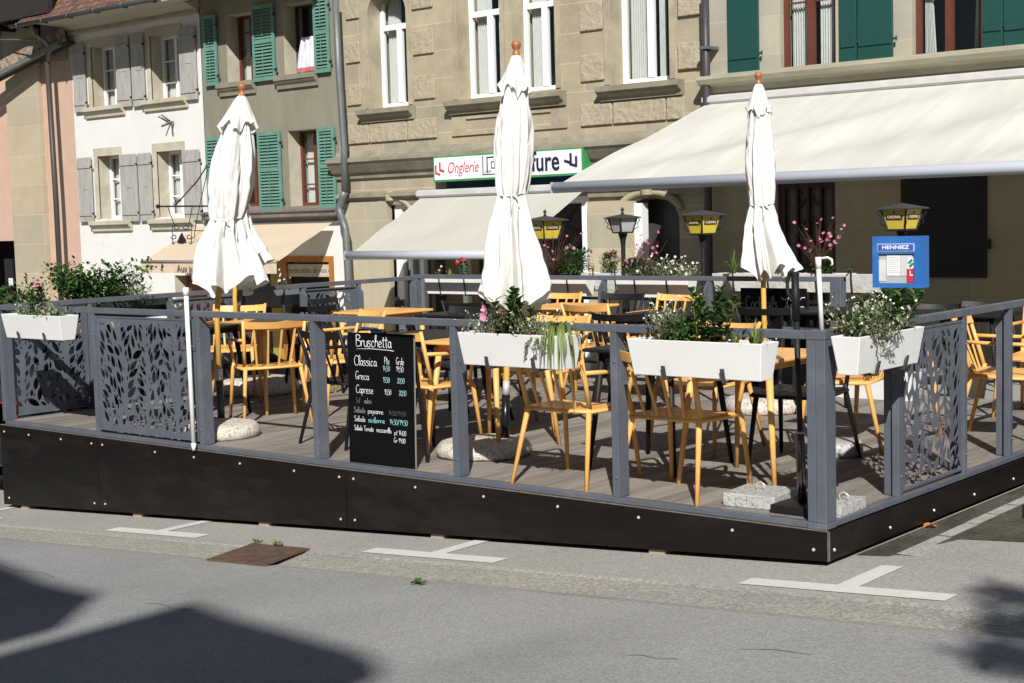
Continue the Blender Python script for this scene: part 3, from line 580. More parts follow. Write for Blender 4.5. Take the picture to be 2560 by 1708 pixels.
# sign box
SY = YF - .26
a, b, c, e = F(1082, 391, SY)[0], F(1457, 366, SY)[0], (F(1082, 455, SY)[1] + F(1457, 438, SY)[1]) / 2, (F(1082, 391, SY)[1] + F(1457, 367, SY)[1]) / 2
t = thing('shop_sign', 'long white box sign with green edge reading Onglerie and Coiffure on the sandstone building', 'sign', ((a + b) / 2, YF, c))
GRN = mat('green_sign_edge', (.05, .27, .09), .45)
s = MB(); s.box(a, b, SY, YF, c, e); s.build('casing', GRN, t, .006)
s = MB(); s.box(a + .03, b - .03, SY - .006, SY + .002, c + .03, e - .03); s.build('face', mat('white_acrylic', (.74, .75, .78), .35), t)
RED = mat('red_sign_lettering', (.55, .02, .04), .5); NAVY = mat('dark_navy_lettering', (.015, .015, .05), .5)
def sx(zx): return z2(zx, 1080)[0] + (SY - YF) * .0
H_ = e - c; zm = (c + e) / 2
def SX(zx, zy=1080): return F(800 + zx * K, zy * K, SY)
x0_, x1_ = SX(820)[0], SX(1045, 1075)[0]
o = text_mesh('Onglerie', H_ * .62, RED, t, facing(((x0_ + x1_) / 2, SY - .009, zm - .0)), 'lettering', .002, .28, bold=-.002, sx=.74)
x0_ = SX(1372)[0]; x1_ = SX(1565)[0]
o = text_mesh('Coiffure', H_ * 1.02, NAVY, t, facing((SX(1190, 1080)[0] , SY - .009, zm + .01)), 'lettering', .002, 0, 'LEFT', bold=.007, sx=.80)
bb = [v.co.x for v in o.data.vertices]; ofx = off(t).x; cur = max(bb) + ofx; dx = x1_ - cur
for v in o.data.vertices: v.co.x += dx
def chev(cx, cz, sg, m_, sc=1):
    g = MB()
    for k in (0, 1):
        x = cx + k * .10 * sc; z = cz + (k * .05 if sg < 0 else -k * .05) * sc
        if sg < 0:
            g.bar((x, SY - .011, z + .11 * sc), (x, SY - .011, z - .03 * sc), .03 * sc, .008, up=(0, 1, 0)); g.bar((x - .015 * sc, SY - .012, z - .02 * sc), (x + .1 * sc, SY - .012, z - .055 * sc), .03 * sc, .008, up=(0, 1, 0))
        else:
            g.bar((x, SY - .011, z + .10 * sc), (x, SY - .011, z - .05 * sc), .035 * sc, .008, up=(0, 1, 0)); g.bar((x + .01 * sc, SY - .012, z - .04 * sc), (x - .12 * sc, SY - .012, z - .005 * sc), .035 * sc, .008, up=(0, 1, 0))
    g.build('chevron_mark', m_, t)
chev(SX(758)[0], zm - .04, -1, RED, .9); chev(SX(1640)[0], zm + .02, 1, NAVY)
g = MB(); xa = SX(1063)[0]; g.box(xa, xa + .014, SY - .01, SY - .004, c + .07, e - .05); xb = xa + .085; g.box(xb, xb + .02, SY - .01, SY - .004, c + .12, e - .06); g.box(xb + .02, xb + .3, SY - .01, SY - .004, e - .08, e - .06); g.box(xa + .014, xb + .25, SY - .01, SY - .004, c + .07, c + .084)
g.box(xb + .09, xb + .105, SY - .01, SY - .004, zm - .04, zm + .07); g.box(xb + .105, xb + .25, SY - .01, SY - .004, zm + .055, zm + .07); g.box(xb + .105, xb + .25, SY - .01, SY - .004, zm - .04, zm - .025); g.build('frame_logo', NAVY, t)
text_mesh('tarif', .07, NAVY, t, facing((xb + .03, SY - .009, c + .12)), 'small_lettering', .001)

# --- cafe building
hc = thing('cafe_building', 'pale limestone cafe building with dark green shutters above the big cream awning', 'building', ((XC + 3) / 2, YF, GZ(-3)))
c1 = rect(z3, 752, -200, 1122, 452); c2 = rect(z3, 1618, -330, 2070, 366)
for q in (c1, c2): q[3] = 5.6
c0 = [c2[1] + 1.6, c2[1] + 2.6, c1[2], 5.6]
zk = z3(800, 500)[1]; zk = z3(310, 512)[1]
dg = [F(1940, 500)[0], F(2088, 500)[0], ZG, F(2000, 452)[1]]; bo = [F(2255, 560)[0], F(2468, 560)[0], F(2400, 694)[1], F(2400, 400)[1]]
facade(hc, XC, 4, zk, 9, YF, [c1, c2, c0], CAFE, CAFE, thick=.3)
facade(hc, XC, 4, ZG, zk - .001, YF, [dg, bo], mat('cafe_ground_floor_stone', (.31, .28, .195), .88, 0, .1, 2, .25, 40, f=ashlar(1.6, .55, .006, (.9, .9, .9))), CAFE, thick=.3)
window(hc, c1, YF, mat('brown_window_paint', (.19, .055, .025)), 2, (.42,), .1, .07, 1); window(hc, c2, YF, BROWN, 2, (.38,), .1, .07, 2); window(hc, c0, YF, BROWN, 2, (.42,), .1, .07, 1)
for q in ([430, -150, 636, 488], [1162, -240, 1274, 420], [1276, -250, 1508, 402], [2096, -320, 2226, 322], [2232, -330, 2470, 305]):
    r4 = rect(z3, *q); r4[3] = 5.5; shutter(hc, r4, YF, DGSH)
s = MB(); Z = zk
s.profx([(YF, Z - .32), (YF - .06, Z - .32), (YF - .07, Z - .22), (YF - .13, Z - .2), (YF - .14, Z - .14), (YF - .26, Z - .1), (YF - .3, Z - .04), (YF - .3, Z), (YF - .08, Z + .04), (YF, Z + .05)], XC + .02, 4); s.build('cornice', CAFET, hc)
s = MB(); q = dg; 
for xa, xb in ((q[0], q[0] + .1), (q[1] - .08, q[1]), ((q[0] + q[1]) / 2 - .02, (q[0] + q[1]) / 2 + .02), (q[0] + .26, q[0] + .29), (q[1] - .26, q[1] - .23)): s.box(xa, xb, YF + .06, YF + .12, ZG, q[3])
s.box(q[0] + .1, q[1] - .08, YF + .07, YF + .11, q[3] - .1, q[3])
xm_ = (q[0] + q[1]) / 2
for k in range(7):
    z = q[3] - .2 - k * .28; s.bar((q[0] + .27, YF + .09, z - .16), (xm_, YF + .09, z), .02, .02); s.bar((q[1] - .25, YF + .09, z - .16), (xm_, YF + .09, z), .02, .02)
o = s.build('door', mat('dark_red_brown_door', (.035, .012, .010), .5), hc)
MB().add([(q[0], YF + .13, ZG), (q[1], YF + .13, ZG), (q[1], YF + .13, q[3]), (q[0], YF + .13, q[3])], [(0, 1, 2, 3)]).build('pane', mat('smoked_glass', (.08, .08, .075), .25, 0, .4, 8), o)
s = MB(); s.box(bo[0], bo[1], YF - .03, YF + .02, bo[2], bo[3]); s.box(bo[1] + .0, bo[1] + .06, YF - .06, YF - .03, F(2480, 610)[1] - .06, F(2480, 610)[1] + .06); s.build('black_shutter', mat('black_board', (.006, .006, .006), .6), hc)
t = thing('drainpipe', 'dark drainpipe between the sandstone building and the cafe above the big awning', 'drainpipe', (XC, YF - .15, GZ(XC)))
MB().tube([at(1762, -30, 1, YF - .2), at(1766, 200, 1, YF - .2), at(1766, 262, 1, YF - .2), at(1766, 262, 1, YF - .2) - Vector((0, 0, 3.3))], .055, 12).build('pipe', mat('anthracite_pipe', (.05, .045, .05), .45), t)
p = at(1766, 120, 1, YF - .2); MB().box(p.x - .075, p.x + .075, p.y - .075, YF, p.z - .02, p.z + .02).build('clamp', ZINC, t)

# --- awnings
def awning(name, label, x0, x1, yt, zt, yb, zb, m, barm, sag=.03, nx=40, ny=10, wav=.006, val=0, cas=True, seams=0):
    t = thing(name, label, 'awning', ((x0 + x1) / 2, yt, zb), 'awnings over the shop fronts')
    g = MB(); g.smooth = True; V = []
    for j in range(ny + 1):
        q = j / ny
        for i in range(nx + 1):
            p = i / nx; x = x0 + (x1 - x0) * p
            z = zt + (zb - zt) * q - sag * sin(pi * q) * sin(pi * p) ** .4 + wav * 5 * (noise.noise(Vector((x * .9 + q * 2.2, q * 1.6, 3))) * sin(pi * q) ** .5)
            V.append((x, yt + (yb - yt) * q, z))
    n = nx + 1
    g.add(V, [(j * n + i, j * n + i + 1, (j + 1) * n + i + 1, (j + 1) * n + i) for j in range(ny) for i in range(nx)]); b = len(V)
    g.build('canvas', m, t)
    dn = (Vector((0, yb, zb)) - Vector((0, yt, zt))).normalized()
    if not val:
        g = MB(); g.smooth = True; prof = [(yb - .05 + .075 * cos(a), zb - .045 + .065 * sin(a)) for a in [2 * pi * k / 16 for k in range(16)]]; g.profx(prof[::-1], x0 - .04, x1 + .04); g.build('front_bar', barm, t)
        for x in (x0 - .055, x1 + .04): MB().box(x, x + .015, yb - .12, yb + .03, zb - .11, zb + .02).build('end_cap', ALU, t)
    else:
        g = MB(); g.smooth = True; prof = [(yb - .02 + .03 * cos(a), zb + .03 * sin(a)) for a in [2 * pi * k / 10 for k in range(10)]]; g.profx(prof[::-1], x0, x1); g.build('front_bar', mat('mauve_metal', (.30, .25, .23), .5), t)
        g = MB(); V = []; nn = 60
        for i in range(nn + 1):
            x = x0 + (x1 - x0) * i / nn; V += [(x, yb - .03, zb - .02), (x, yb - .03 + .008 * sin(i * .9), zb - val)]
        g.add(V, [(2 * i, 2 * i + 1, 2 * i + 3, 2 * i + 2) for i in range(nn)]); g.build('valance', mat('pale_tan_valance', (.66, .52, .39), .85, trans=.15), t)
    if cas:
        g = MB(); g.profx([(yt - .06, zt - .02), (yt - .1, zt + .01), (yt - .1, zt + .07), (yt - .05, zt + .10), (YF - .01, zt + .10), (YF - .01, zt - .02)], x0 - .05, x1 + .05); g.build('cassette', mat('cream_grey_metal', (.50, .50, .49), .45), t)
    for sgn, xe in ((1, x0 + .35), (-1, x1 - .35)):
        e1 = Vector((xe + sgn * .9, (yt + yb) / 2 + .1, (zt + zb) / 2 - .12)); g = MB(); g.bar((xe, yt - .02, zt - .1), e1, .04, .06); g.bar(e1, (xe, yb + .02, zb - .06), .035, .05); g.build('folding_arm', WHITEP, t)
    return t
awning('awning', 'large cream awning with a pale metal front bar over the cafe terrace on the right', -7.57, 2.2, 10.86, 3.03, 7.56, 1.94, AWN, mat('pale_aluminium', (.5, .5, .6)), .03, 60, 16, .02)
awning('awning', 'pale grey awning below the long white hairdresser sign', -13.01, -9.73, 10.86, 1.93, 9.27, 1.09, AWNG, ALU, .02, 30, 10, .008)
ta = awning('awning', 'tan awning with a lettered valance below the turquoise shutters', -18.85, -15.15, 10.86, 1.55, 9.62, .94, AWNT, ALU, .02, 30, 10, .006, .2, False)
p = at(z4(1205, 315)[0] and 1205 * K, 550 + 315 * K, 1, 9.57)
text_mesh('Aux petits soins', .185, mat('dark_brown_print', (.05, .03, .03)), ta, facing((p.x + .36, 9.562, .82)), 'lettering', .001, sx=.95)
b_ = at(1055 * K, 550 + 310 * K, 1, 9.57); g = MB(); g.add([(b_.x - .04, 9.575, b_.z - .05), (b_.x + .05, 9.575, b_.z + .02), (b_.x, 9.575, b_.z + .09), (b_.x - .02, 9.575, b_.z)], [(0, 1, 2, 3)]); g.build('bird_mark', IRON, ta)

# --- lanterns on posts
def lantern(px, ptop, pbot, Y, label, panel, rz=-.2, knob=False):
    b = at(px, pbot, 1, Y); tp_ = at(px, ptop, 1, Y); hh = tp_.z - b.z; Wt = hh * .51; Wb = Wt * .66
    t = thing('lantern', label, 'lantern', (b.x, Y, GZ(b.x) + .12), 'post lanterns behind the terrace')
    Mx = Matrix.Translation(b) @ Matrix.Rotation(rz, 4, 'Z')
    zb_, zt_ = .01, hh * .78
    g = MB(); c4 = [(-1, -1), (1, -1), (1, 1), (-1, 1)]
    for i in range(4):
        A_ = Vector((c4[i][0] * Wb, c4[i][1] * Wb, zb_)); B_ = Vector((c4[i][0] * Wt, c4[i][1] * Wt, zt_)); g.bar(A_, B_, .014)
        C_ = Vector((c4[(i + 1) % 4][0] * Wb, c4[(i + 1) % 4][1] * Wb, zb_)); D_ = Vector((c4[(i + 1) % 4][0] * Wt, c4[(i + 1) % 4][1] * Wt, zt_)); g.bar(A_, C_, .014); g.bar(B_, D_, .014)
        o_ = A_ * 1.0; g.tube([A_ + Vector((c4[i][0], c4[i][1], 0)) * .012 + Vector((0, 0, .03)), A_.lerp(B_, .35) + Vector((c4[i][0], c4[i][1], 0)) * .03, A_.lerp(B_, .55) + Vector((c4[i][0], c4[i][1], 0)) * .012, A_.lerp(B_, .8) + Vector((c4[i][0], c4[i][1], 0)) * .025, B_], .005, 5)
    g.xf(Mx).build('frame', IRON, t)
    g = MB(); e = .012
    for i in range(4):
        a, c = c4[i], c4[(i + 1) % 4]; q0 = zb_ + .01; V = [(a[0] * Wb, a[1] * Wb, q0), (c[0] * Wb, c[1] * Wb, q0), (c[0] * Wt, c[1] * Wt, zt_), (a[0] * Wt, a[1] * Wt, zt_)]; g.add([Vector(v) * .97 for v in V], [(0, 1, 2, 3)])
    gl = g.xf(Mx).build('glass', panel, t)
    g = MB(); ov = Wt * 1.27; g.add([(-ov, -ov, zt_ + .0), (ov, -ov, zt_), (ov, ov, zt_), (-ov, ov, zt_), (0, 0, zt_ + hh * .17), (-ov, -ov, zt_ - .012), (ov, -ov, zt_ - .012), (ov, ov, zt_ - .012), (-ov, ov, zt_ - .012)],
         [(0, 1, 4), (1, 2, 4), (2, 3, 4), (3, 0, 4), (8, 7, 6, 5), (5, 6, 1, 0), (6, 7, 2, 1), (7, 8, 3, 2), (8, 5, 0, 3)]); (g.lathe([(.012, 0), (.02, .012), (.008, .025), (.022, .045), (.004, .07)], (0, 0, zt_ + hh * .15), 10) if knob else 0)
    g.xf(Mx).build('roof', mat('grey_black_metal_roof', (.04, .04, .045), .6), t)
    g = MB(); g.lathe([(.05, .0), (.05, .03), (.03, -.02)][::-1], (b.x, Y, b.z), 10)
    g = MB(); g.lathe([(.022, GZ(b.x) + .12), (.022, b.z - .12), (.03, b.z - .06), (.045, b.z - .01), (.05, b.z + .035)], (b.x, Y, 0), 12); g.build('post', IRON, t)
    if panel is LEMON:
        sl_ = atan2(Wt - Wb, zt_ - zb_)
        for k, (fx, rr_) in enumerate((((0, -1), 0), ((1, 0), pi / 2))):
            q = .60; zz = zb_ + (zt_ - zb_) * q; ww = Wb + (Wt - Wb) * q
            M2 = Mx @ Matrix.Rotation(rr_, 4, 'Z') @ Matrix.Translation((0, -ww - .001, zz)) @ Matrix.Rotation(pi / 2 + sl_, 4, 'X')
            g = MB(); g.box(-ww * .72, ww * .72, -.018, .018, .0, .003); g.xf(M2).build('label_band', IRON, gl)
            text_mesh('CARDINAL', .034, mat('pale_lettering', (.7, .66, .5)), gl, M2 @ Matrix.Translation((0, 0, .004)), 'lettering', .0005, bold=.0006, sx=ww * 1.25 / .17)
            g = MB(); M3 = Mx @ Matrix.Rotation(rr_, 4, 'Z') @ Matrix.Translation((0, -ww - .006, zz + .036)) @ Matrix.Rotation(pi / 2 + sl_, 4, 'X'); g.lathe([(.012, 0), (.012, .002)], (0, 0, 0), 12); g.xf(M3).build('emblem', mat('brown_emblem', (.3, .12, .03)), gl)
    return t
lantern(1364, 536, 601, 5.75, 'yellow glass lantern half hidden behind the tallest closed parasol', LEMON, knob=True)
lantern(1557, 532, 584, 5.6, 'black post lantern with plain grey glass panes and pink flowers to its left', OPAL, -.3, True)
lantern(1757, 522, 588, 5.6, 'yellow glass lantern on a grey post left of the right closed parasol', LEMON, -.25)
lantern(2255, 504, 578, 5.3, 'yellow glass lantern above the blue menu case', LEMON, -.15)
# ------------------------------------------------------------ terrace platform
LX, DY = -7.41, 4.84
tp = thing('terrace_platform', 'raised timber deck with black plywood skirting standing in the parking bay', 'platform', (-3.7, 2.4, GZ(-3.7)))
def deckf(m, n, l, p, out):
    tc = n.new('ShaderNodeTexCoord'); sp = n.new('ShaderNodeSeparateXYZ'); l.new(tc.outputs['Object'], sp.inputs[0])
    d = n.new('ShaderNodeMath'); d.operation = 'DIVIDE'; d.inputs[1].default_value = .146; l.new(sp.outputs['X'], d.inputs[0]); fl = n.new('ShaderNodeMath'); fl.operation = 'FLOOR'; l.new(d.outputs[0], fl.inputs[0])
    wn = n.new('ShaderNodeTexWhiteNoise'); wn.noise_dimensions = '1D'; l.new(fl.outputs[0], wn.inputs['W'])
    mr = n.new('ShaderNodeMapRange'); mr.inputs[3].default_value = .8; mr.inputs[4].default_value = 1.18; l.new(wn.outputs[0], mr.inputs[0])
    mx = n.new('ShaderNodeMix'); mx.data_type = 'RGBA'; mx.blend_type = 'MULTIPLY'; mx.inputs[0].default_value = 1; l.new(out, mx.inputs[6]); l.new(mr.outputs[0], mx.inputs[7]); l.new(mx.outputs[2], p.inputs['Base Color'])
DECK = mat('weathered_deck_boards', (.25, .222, .192), .8, 0, .16, 5, .25, 40, c2=(.185, .162, .138), stretch=(7, .7, 1), f=deckf, spec=.3)
g = MB(); ox = off(tp).x; k0 = math.floor((LX - ox) / .146)
for k in range(k0, 60):
    x = ox + k * .146
    if x > -.01: break
    a, b = max(x + .003, LX + .02), min(x + .143, -.02)
    if b > a: g.box(a, b, .015, DY, .005, .03)
g.build('deck_boards', DECK, tp, .003)
g = MB(); g.box(LX + .02, -.02, .02, DY, -.03, .0); g.build('subframe', DARK, tp)
def fz(x): return -.148 + .0683 * x
js = [LX - .015, -6.07, -3.36, .015]
for a, b in zip(js[:-1], js[1:]):
    g = MB(); g.prism([(a + .003, fz(a)), (b - .003, fz(b)), (b - .003, -.003), (a + .003, -.003)], -.018, 0); o = g.build('skirt_panel', PLY, tp)
g = MB(); g.box(LX - .015, .015, -.0175, .0, -.0029, .0004); g.build('panel_top_edge', PLYE, tp)
g = MB(); i0 = len(g.v); g.add([(.0, 0, fz(0)), (.018, 0, fz(0)), (.018, 5, fz(0) + .0), (0, 5, fz(0)), (0, 0, -.003), (.018, 0, -.003), (.018, 5, -.003), (0, 5, -.003)], [(0, 3, 2, 1), (4, 5, 6, 7), (0, 1, 5, 4), (1, 2, 6, 5), (2, 3, 7, 6), (3, 0, 4, 7)]); g.build('skirt_panel', PLY, tp)
g = MB(); g.box(.0155, .0195, -.0195, -.0155, fz(0), -.003); g.box(.0181, .0195, -.018, .0, fz(0), -.003); g.build('corner_edge', PLYE, tp)
g = MB(); g.box(LX - .018, LX, .0, DY, fz(LX), -.003); g.build('skirt_panel', PLY, tp)
g = MB(); g.box(LX, 0, DY, DY + .018, fz(LX), -.003); g.build('skirt_panel', PLY, tp)
def bolt(p, ax):
    g = MB(); prof = [(.0, .006), (.0065, .005), (.009, .0)][::-1]; g.lathe(prof, (0, 0, 0), 10, False); g.smooth = True
    M_ = Matrix.Translation(p) @ (Matrix.Rotation(pi / 2, 4, 'X') if ax == 'y' else Matrix.Rotation(pi / 2, 4, 'Y')); g.xf(M_); return g
for x, zz in [(-7.36, 0), (-7.0, 0), (-6.55, 0), (-6.14, 0), (-6.0, 0), (-5.35, 0), (-4.9, 0), (-4.4, 0), (-3.85, 0), (-3.42, 0), (-3.29, 0), (-2.75, 0), (-2.2, 0), (-1.65, 0), (-1.1, 0), (-.52, 0), (-7.34, 1), (-6.14, 1), (-6.0, 1), (-3.42, 1), (-3.29, 1), (-.06, 1)]:
    bolt(Vector((x, -.0185, -.055 if not zz else fz(x) + .055)), 'y').build('bolt', BOLT, tp)
for y in (.045, .65, 1.18, 1.72, 2.3, 2.9): bolt(Vector((.0185, y, -.10)), 'x').build('bolt', BOLT, tp)
for x in (-7.15, -5.63, -4.2, -2.6, -1.0):
    g = MB(); g.box(x - .05, x + .05, .0, .16, GZ(x) - .01, fz(x) + .01); g.build('support_block', mat('pale_wood_block', (.35, .28, .22), .85), tp)

# ------------------------------------------------------------ railings with leaf-cut panels
def leaf_pts(cx, cy, L, W, a, cut=0):
    P = [(-.5, 0), (-.3, .36), (-.05, .5), (.2, .38), (.5, 0), (.22, -.40), (-.05, -.5), (-.3, -.34)]
    return [(cx + L * x * cos(a) - W * y * sin(a), cy + L * x * sin(a) + W * y * cos(a)) for x, y in P]
def leaf_panel(w, h, seed, parent, M, m):
    rr = random.Random(seed); holes = []; discs = []
    def stemfun(x0, lean, cur): return lambda t: (x0 + lean * t + cur * sin(t * pi) , .05 + (h - .1) * t)
    stems = [stemfun(w * f + rr.uniform(-.02, .02), rr.uniform(-.14, .14) * w, rr.uniform(-.10, .10) * w) for f in (.2, .5, .8)]
    extra = [stemfun(w * f, rr.uniform(-.35, .35) * w, rr.uniform(-.1, .1) * w) for f in (.3, .62)]
    def free(pts, r):
        for x, y in pts:
            if x < .024 + r or x > w - .024 - r or y < .03 + r or y > h - .03 - r: return False
            for X, Y, q in discs:
                if (x - X) ** 2 + (y - Y) ** 2 < (r + q + .0062) ** 2: return False
        return True
    for s_ in stems:   # reserve the solid stems
        for k in range(80): x, y = s_(k / 79); discs.append((x, y, .0005))
    nS = len(discs)
    def tryleaf(cx, cy, L, W, a):
        r = W * .38; pts = [(cx + L * t * cos(a), cy + L * t * sin(a)) for t in (-.36, -.18, 0, .18, .36)]
        if free(pts, r):
            for i, p_ in enumerate(pts): discs.append((*p_, r * (.55, .95, 1, .85, .5)[i]))
            holes.append(leaf_pts(cx, cy, L, W, a)); return True
        return False
    for s_ in stems + extra:
        for k in range(26):
            t = k / 26 + rr.uniform(0, .02); x, y = s_(t); x2, y2 = s_(min(1, t + .02)); d = atan2(y2 - y, x2 - x)
            for sg in (-1, 1):
                a = d + sg * rr.uniform(.45, .85); L = rr.uniform(.10, .145); W = rr.uniform(.040, .056)
                tryleaf(x + cos(a) * (L * .5 + .008), y + sin(a) * (L * .5 + .008), L, W, a)
    for k in range(5200):
        x, y = rr.uniform(0, w), rr.uniform(0, h); i = min(range(3), key=lambda i: abs(stems[i](y / h)[0] - x)); sg = 1 if x > stems[i](y / h)[0] else -1
        sc = 1.1 if k < 2500 else .72 if k < 4400 else .42; a = pi / 2 - sg * rr.uniform(.1, 1.0); tryleaf(x, y, rr.uniform(.075, .115) * sc, rr.uniform(.033, .046) * sc, a)
    cu = bpy.data.curves.new('lattice', 'CURVE'); cu.dimensions = '2D'; cu.fill_mode = 'BOTH'; cu.extrude = .0015; cu.resolution_u = 2
    def spl(P, smooth=False):
        if smooth:
            s_ = cu.splines.new('BEZIER'); s_.bezier_points.add(len(P) - 1)
            for b_, p_ in zip(s_.bezier_points, P): b_.co = (*p_, 0); b_.handle_left_type = b_.handle_right_type = 'AUTO'
            for i_ in (0, 4): s_.bezier_points[i_].handle_left_type = s_.bezier_points[i_].handle_right_type = 'VECTOR'
        else:
            s_ = cu.splines.new('POLY'); s_.points.add(len(P) - 1)
            for b_, p_ in zip(s_.points, P): b_.co = (*p_, 0, 1)
        s_.use_cyclic_u = True
    spl([(0, 0), (w, 0), (w, h), (0, h)])
    for p_ in holes: spl(p_, True)
    t_ = bpy.data.objects.new('tmp', cu); col.objects.link(t_); bpy.context.view_layer.update()
    me = bpy.data.meshes.new_from_object(t_.evaluated_get(bpy.context.evaluated_depsgraph_get())); bpy.data.objects.remove(t_); bpy.data.curves.remove(cu)
    me.transform(Matrix.Translation(-off(parent)) @ M @ Matrix.Rotation(pi / 2, 4, 'X')); me.materials.clear(); me.materials.append(m)
    o = bpy.data.objects.new('lattice_panel', me); col.objects.link(o); o.parent = parent
    g = MB()   # folded edge of the sheet
    g.box(0, .012, -.006, .018, 0, h); g.box(w - .012, w, -.006, .018, 0, h); g.box(.012, w - .012, -.006, .018, 0, .012); g.box(.012, w - .012, -.006, .018, h - .012, h)
    g.xf(M).build('panel_edge', m, o)
    return o
RG = 'grey railings round the terrace'
def railing(label, org, rz, length, posts, panels, seed, end=(False, False), top=.97):
    t = thing('railing', label, 'railing', org, RG); M = Matrix.Translation(org) @ Matrix.Rotation(rz, 4, 'Z')
    MB().box(0, length, .0, .045, top - .042, top).xf(M).build('top_rail', RAIL, t, .004)
    MB().box(0, length, .0, .05, .0015, .034).xf(M).build('bottom_rail', RAIL, t, .004)
    for x in posts:
        g = MB(); g.box(x - .022, x + .022, .002, .042, .034, top - .042); g.xf(M).build('post', RAIL, t, .003)
        pst = t.children if False else None
        g = MB(); i0 = 0; g.profx([(.0425, .0345), (.10, .0345), (.10, top - .12), (.0425, top - .05)], x + .004, x + .020); g.xf(M).build('stiffener', RAIL, t, .002)
        for z in (.14, top - .2): g = bolt(Vector((x + .008, -.0, z)), 'y'); g.xf(Matrix.Translation((0, .001, 0))); g.xf(M).build('bolt', RAIL, t)
    for k, (a, b) in enumerate(panels):
        leaf_panel(b - a, top - .115, seed + k, t, M @ Matrix.Translation((a, .012, .055)), RAIL)
        g = MB(); 
    return t
fp = [.03, 1.33, 2.58, 3.76, 4.98, 6.15]
railing('front railing of the terrace beside the road, with one leaf-cut panel in its second bay', Vector((LX, 0, 0)), 0, -LX - .1, fp, [(1.362, 2.548)], 11)
railing('right side railing of the terrace carrying one planter, with a leaf-cut panel behind the planter', Vector((0, .1, 0)), pi / 2, 4.7, [.72, 1.55, 2.22, 3.1, 3.95, 4.65], [(.752, 1.518)], 21)
railing('left side railing of the terrace, with three leaf-cut panels', Vector((LX, DY, 0)), -pi / 2, DY - .0, [.06, .84, 1.59, 2.39, 3.16, 3.99], [(.87, 1.56), (2.42, 3.13), (4.02, 4.78)], 31)
railing('rear railing of the terrace between the closed corner and the entrance gap', Vector((-2.40, DY, 0)), pi, 4.98, [.05, 1.33, 2.5, 3.72, 4.94], [], 41, top=.985)
tc_ = thing('corner_post', 'thick double grey post at the nearest corner of the terrace', 'post', (-.05, .05, 0), RG)
g = MB(); g.box(-.098, -.05, -.004, .1, .0345, .926); g.box(-.049, .004, -.006, .1, .0345, .926); g.build('profile', RAIL, tc_, .004)
for z in (.0005, .927): MB().box(-.1, .005, -.007, .099, z, z + (.0335 if z < .1 else .045)).build('end_block', RAIL, tc_, .004)
te_ = thing('end_post', 'thick grey post ending the rear railing at the entrance gap', 'post', (-2.4, DY, 0), RG)
g = MB(); g.box(-2.5, -2.4, DY - .1, DY - .047, .03, .985); g.build('profile', RAIL, te_, .004); g = MB(); g.box(-2.44, -2.4, DY - .046, DY + .0, .03, .985); g.build('profile', RAIL, te_, .004)
# white tubes standing at the railing
WT = mat('white_plastic_tube', (.76, .76, .74), .4, 0, .03, 5)
t = thing('white_tube', 'long white plastic tube leaning on the front railing beside the leaf-cut panel', 'tube', (-4.85, -.05, 0))
MB().tube([(-4.86, -.045, .04), (-4.875, -.04, 1.11)], .016, 14).build('tube', WT, t); MB().tube([(-4.875, -.04, 1.08), (-4.876, -.04, 1.135)], .021, 14).build('end_cap', WT, t); MB().tube([(-4.86, -.045, .0), (-4.86, -.045, .05)], [.012, .019], 12).build('tip', WT, t)
MB().tube([(-5.05, -.02, .72), (-4.82, -.035, .73)], .003, 5).build('wire_tie', ZINC, t)
t = thing('white_tube', 'white plastic tube with a small hook on top standing at the near corner post', 'tube', (-.03, .03, .98))
MB().tube([(-.03, .03, .972), (-.045, .03, 1.30)], .0115, 14).build('tube', WT, t); MB().tube([(-.044, .03, 1.27), (-.0455, .03, 1.325)], .0145, 14).build('end_cap', WT, t)
MB().tube([(-.04, .03, 1.318), (.0, .04, 1.322), (.018, .045, 1.312), (.022, .046, 1.29), (.012, .044, 1.282)], [.005, .006, .006, .005, .003], 8).build('hook', WT, t)
# black parasol stand at the near corner
t = thing('parasol_stand', 'black pole in a dark steel sleeve clamped inside the near terrace corner', 'stand', (-.27, .22, .03))
MB().tube([(-.25, .22, .03), (-.262, .22, .43)], .024, 16).build('sleeve', mat('gunmetal', (.16, .15, .13), .18, .9), t)
MB().tube([(-.26, .22, .44), (-.275, .22, 1.02)], .0145, 14).build('pole', BLK, t); MB().tube([(-.275, .22, 1.0), (-.279, .22, 1.22)], [.021, .0185], 14).build('handle', BLK, t)
g = MB(); g.tube([(-.285, .21, 1.10), (-.31, .2, 1.14), (-.312, .2, 1.19), (-.30, .2, 1.24), (-.275, .2, 1.26)], .009, 8); g.lathe([(.02, 0), (.023, .015), (.012, .025)], (-.28, .22, 1.22), 12); g.build('crank', IRON, t)
g = MB(); g.box(-.37, -.13, .10, .34, .031, .075); g.build('base_block', BLK, t, .006)
def slab(x0, x1, y0, y1, h, label, rz=0):
    t = thing('granite_slab', label, 'slab', ((x0 + x1) / 2, (y0 + y1) / 2, .03), 'granite weights at the terrace corner'); g = MB(); g.box(x0, x1, y0, y1, .0305, .0305 + h); g.xf(Matrix.Translation(((x0 + x1) / 2, (y0 + y1) / 2, 0)) @ Matrix.Rotation(rz, 4, 'Z') @ Matrix.Translation((-(x0 + x1) / 2, -(y0 + y1) / 2, 0))); g.build('block', GRANG, t, .005)
    cx_, cy_ = (x0 + x1) / 2, (y0 + y1) / 2
    g = MB(); g.tube([(cx_ - .02, cy_, .03 + h), (cx_ - .025, cy_, .06 + h), (cx_, cy_, .075 + h), (cx_ + .025, cy_, .06 + h), (cx_ + .02, cy_, .03 + h)], .004, 6); g.build('ring', BOLT, t)
slab(-.68, -.39, .14, .44, .07, 'square grey granite slab with a steel ring left of the black pole', .1)
slab(-.12, .0 - .015, .16, .46, .06, 'grey granite slab right of the corner post inside the railing', .05)
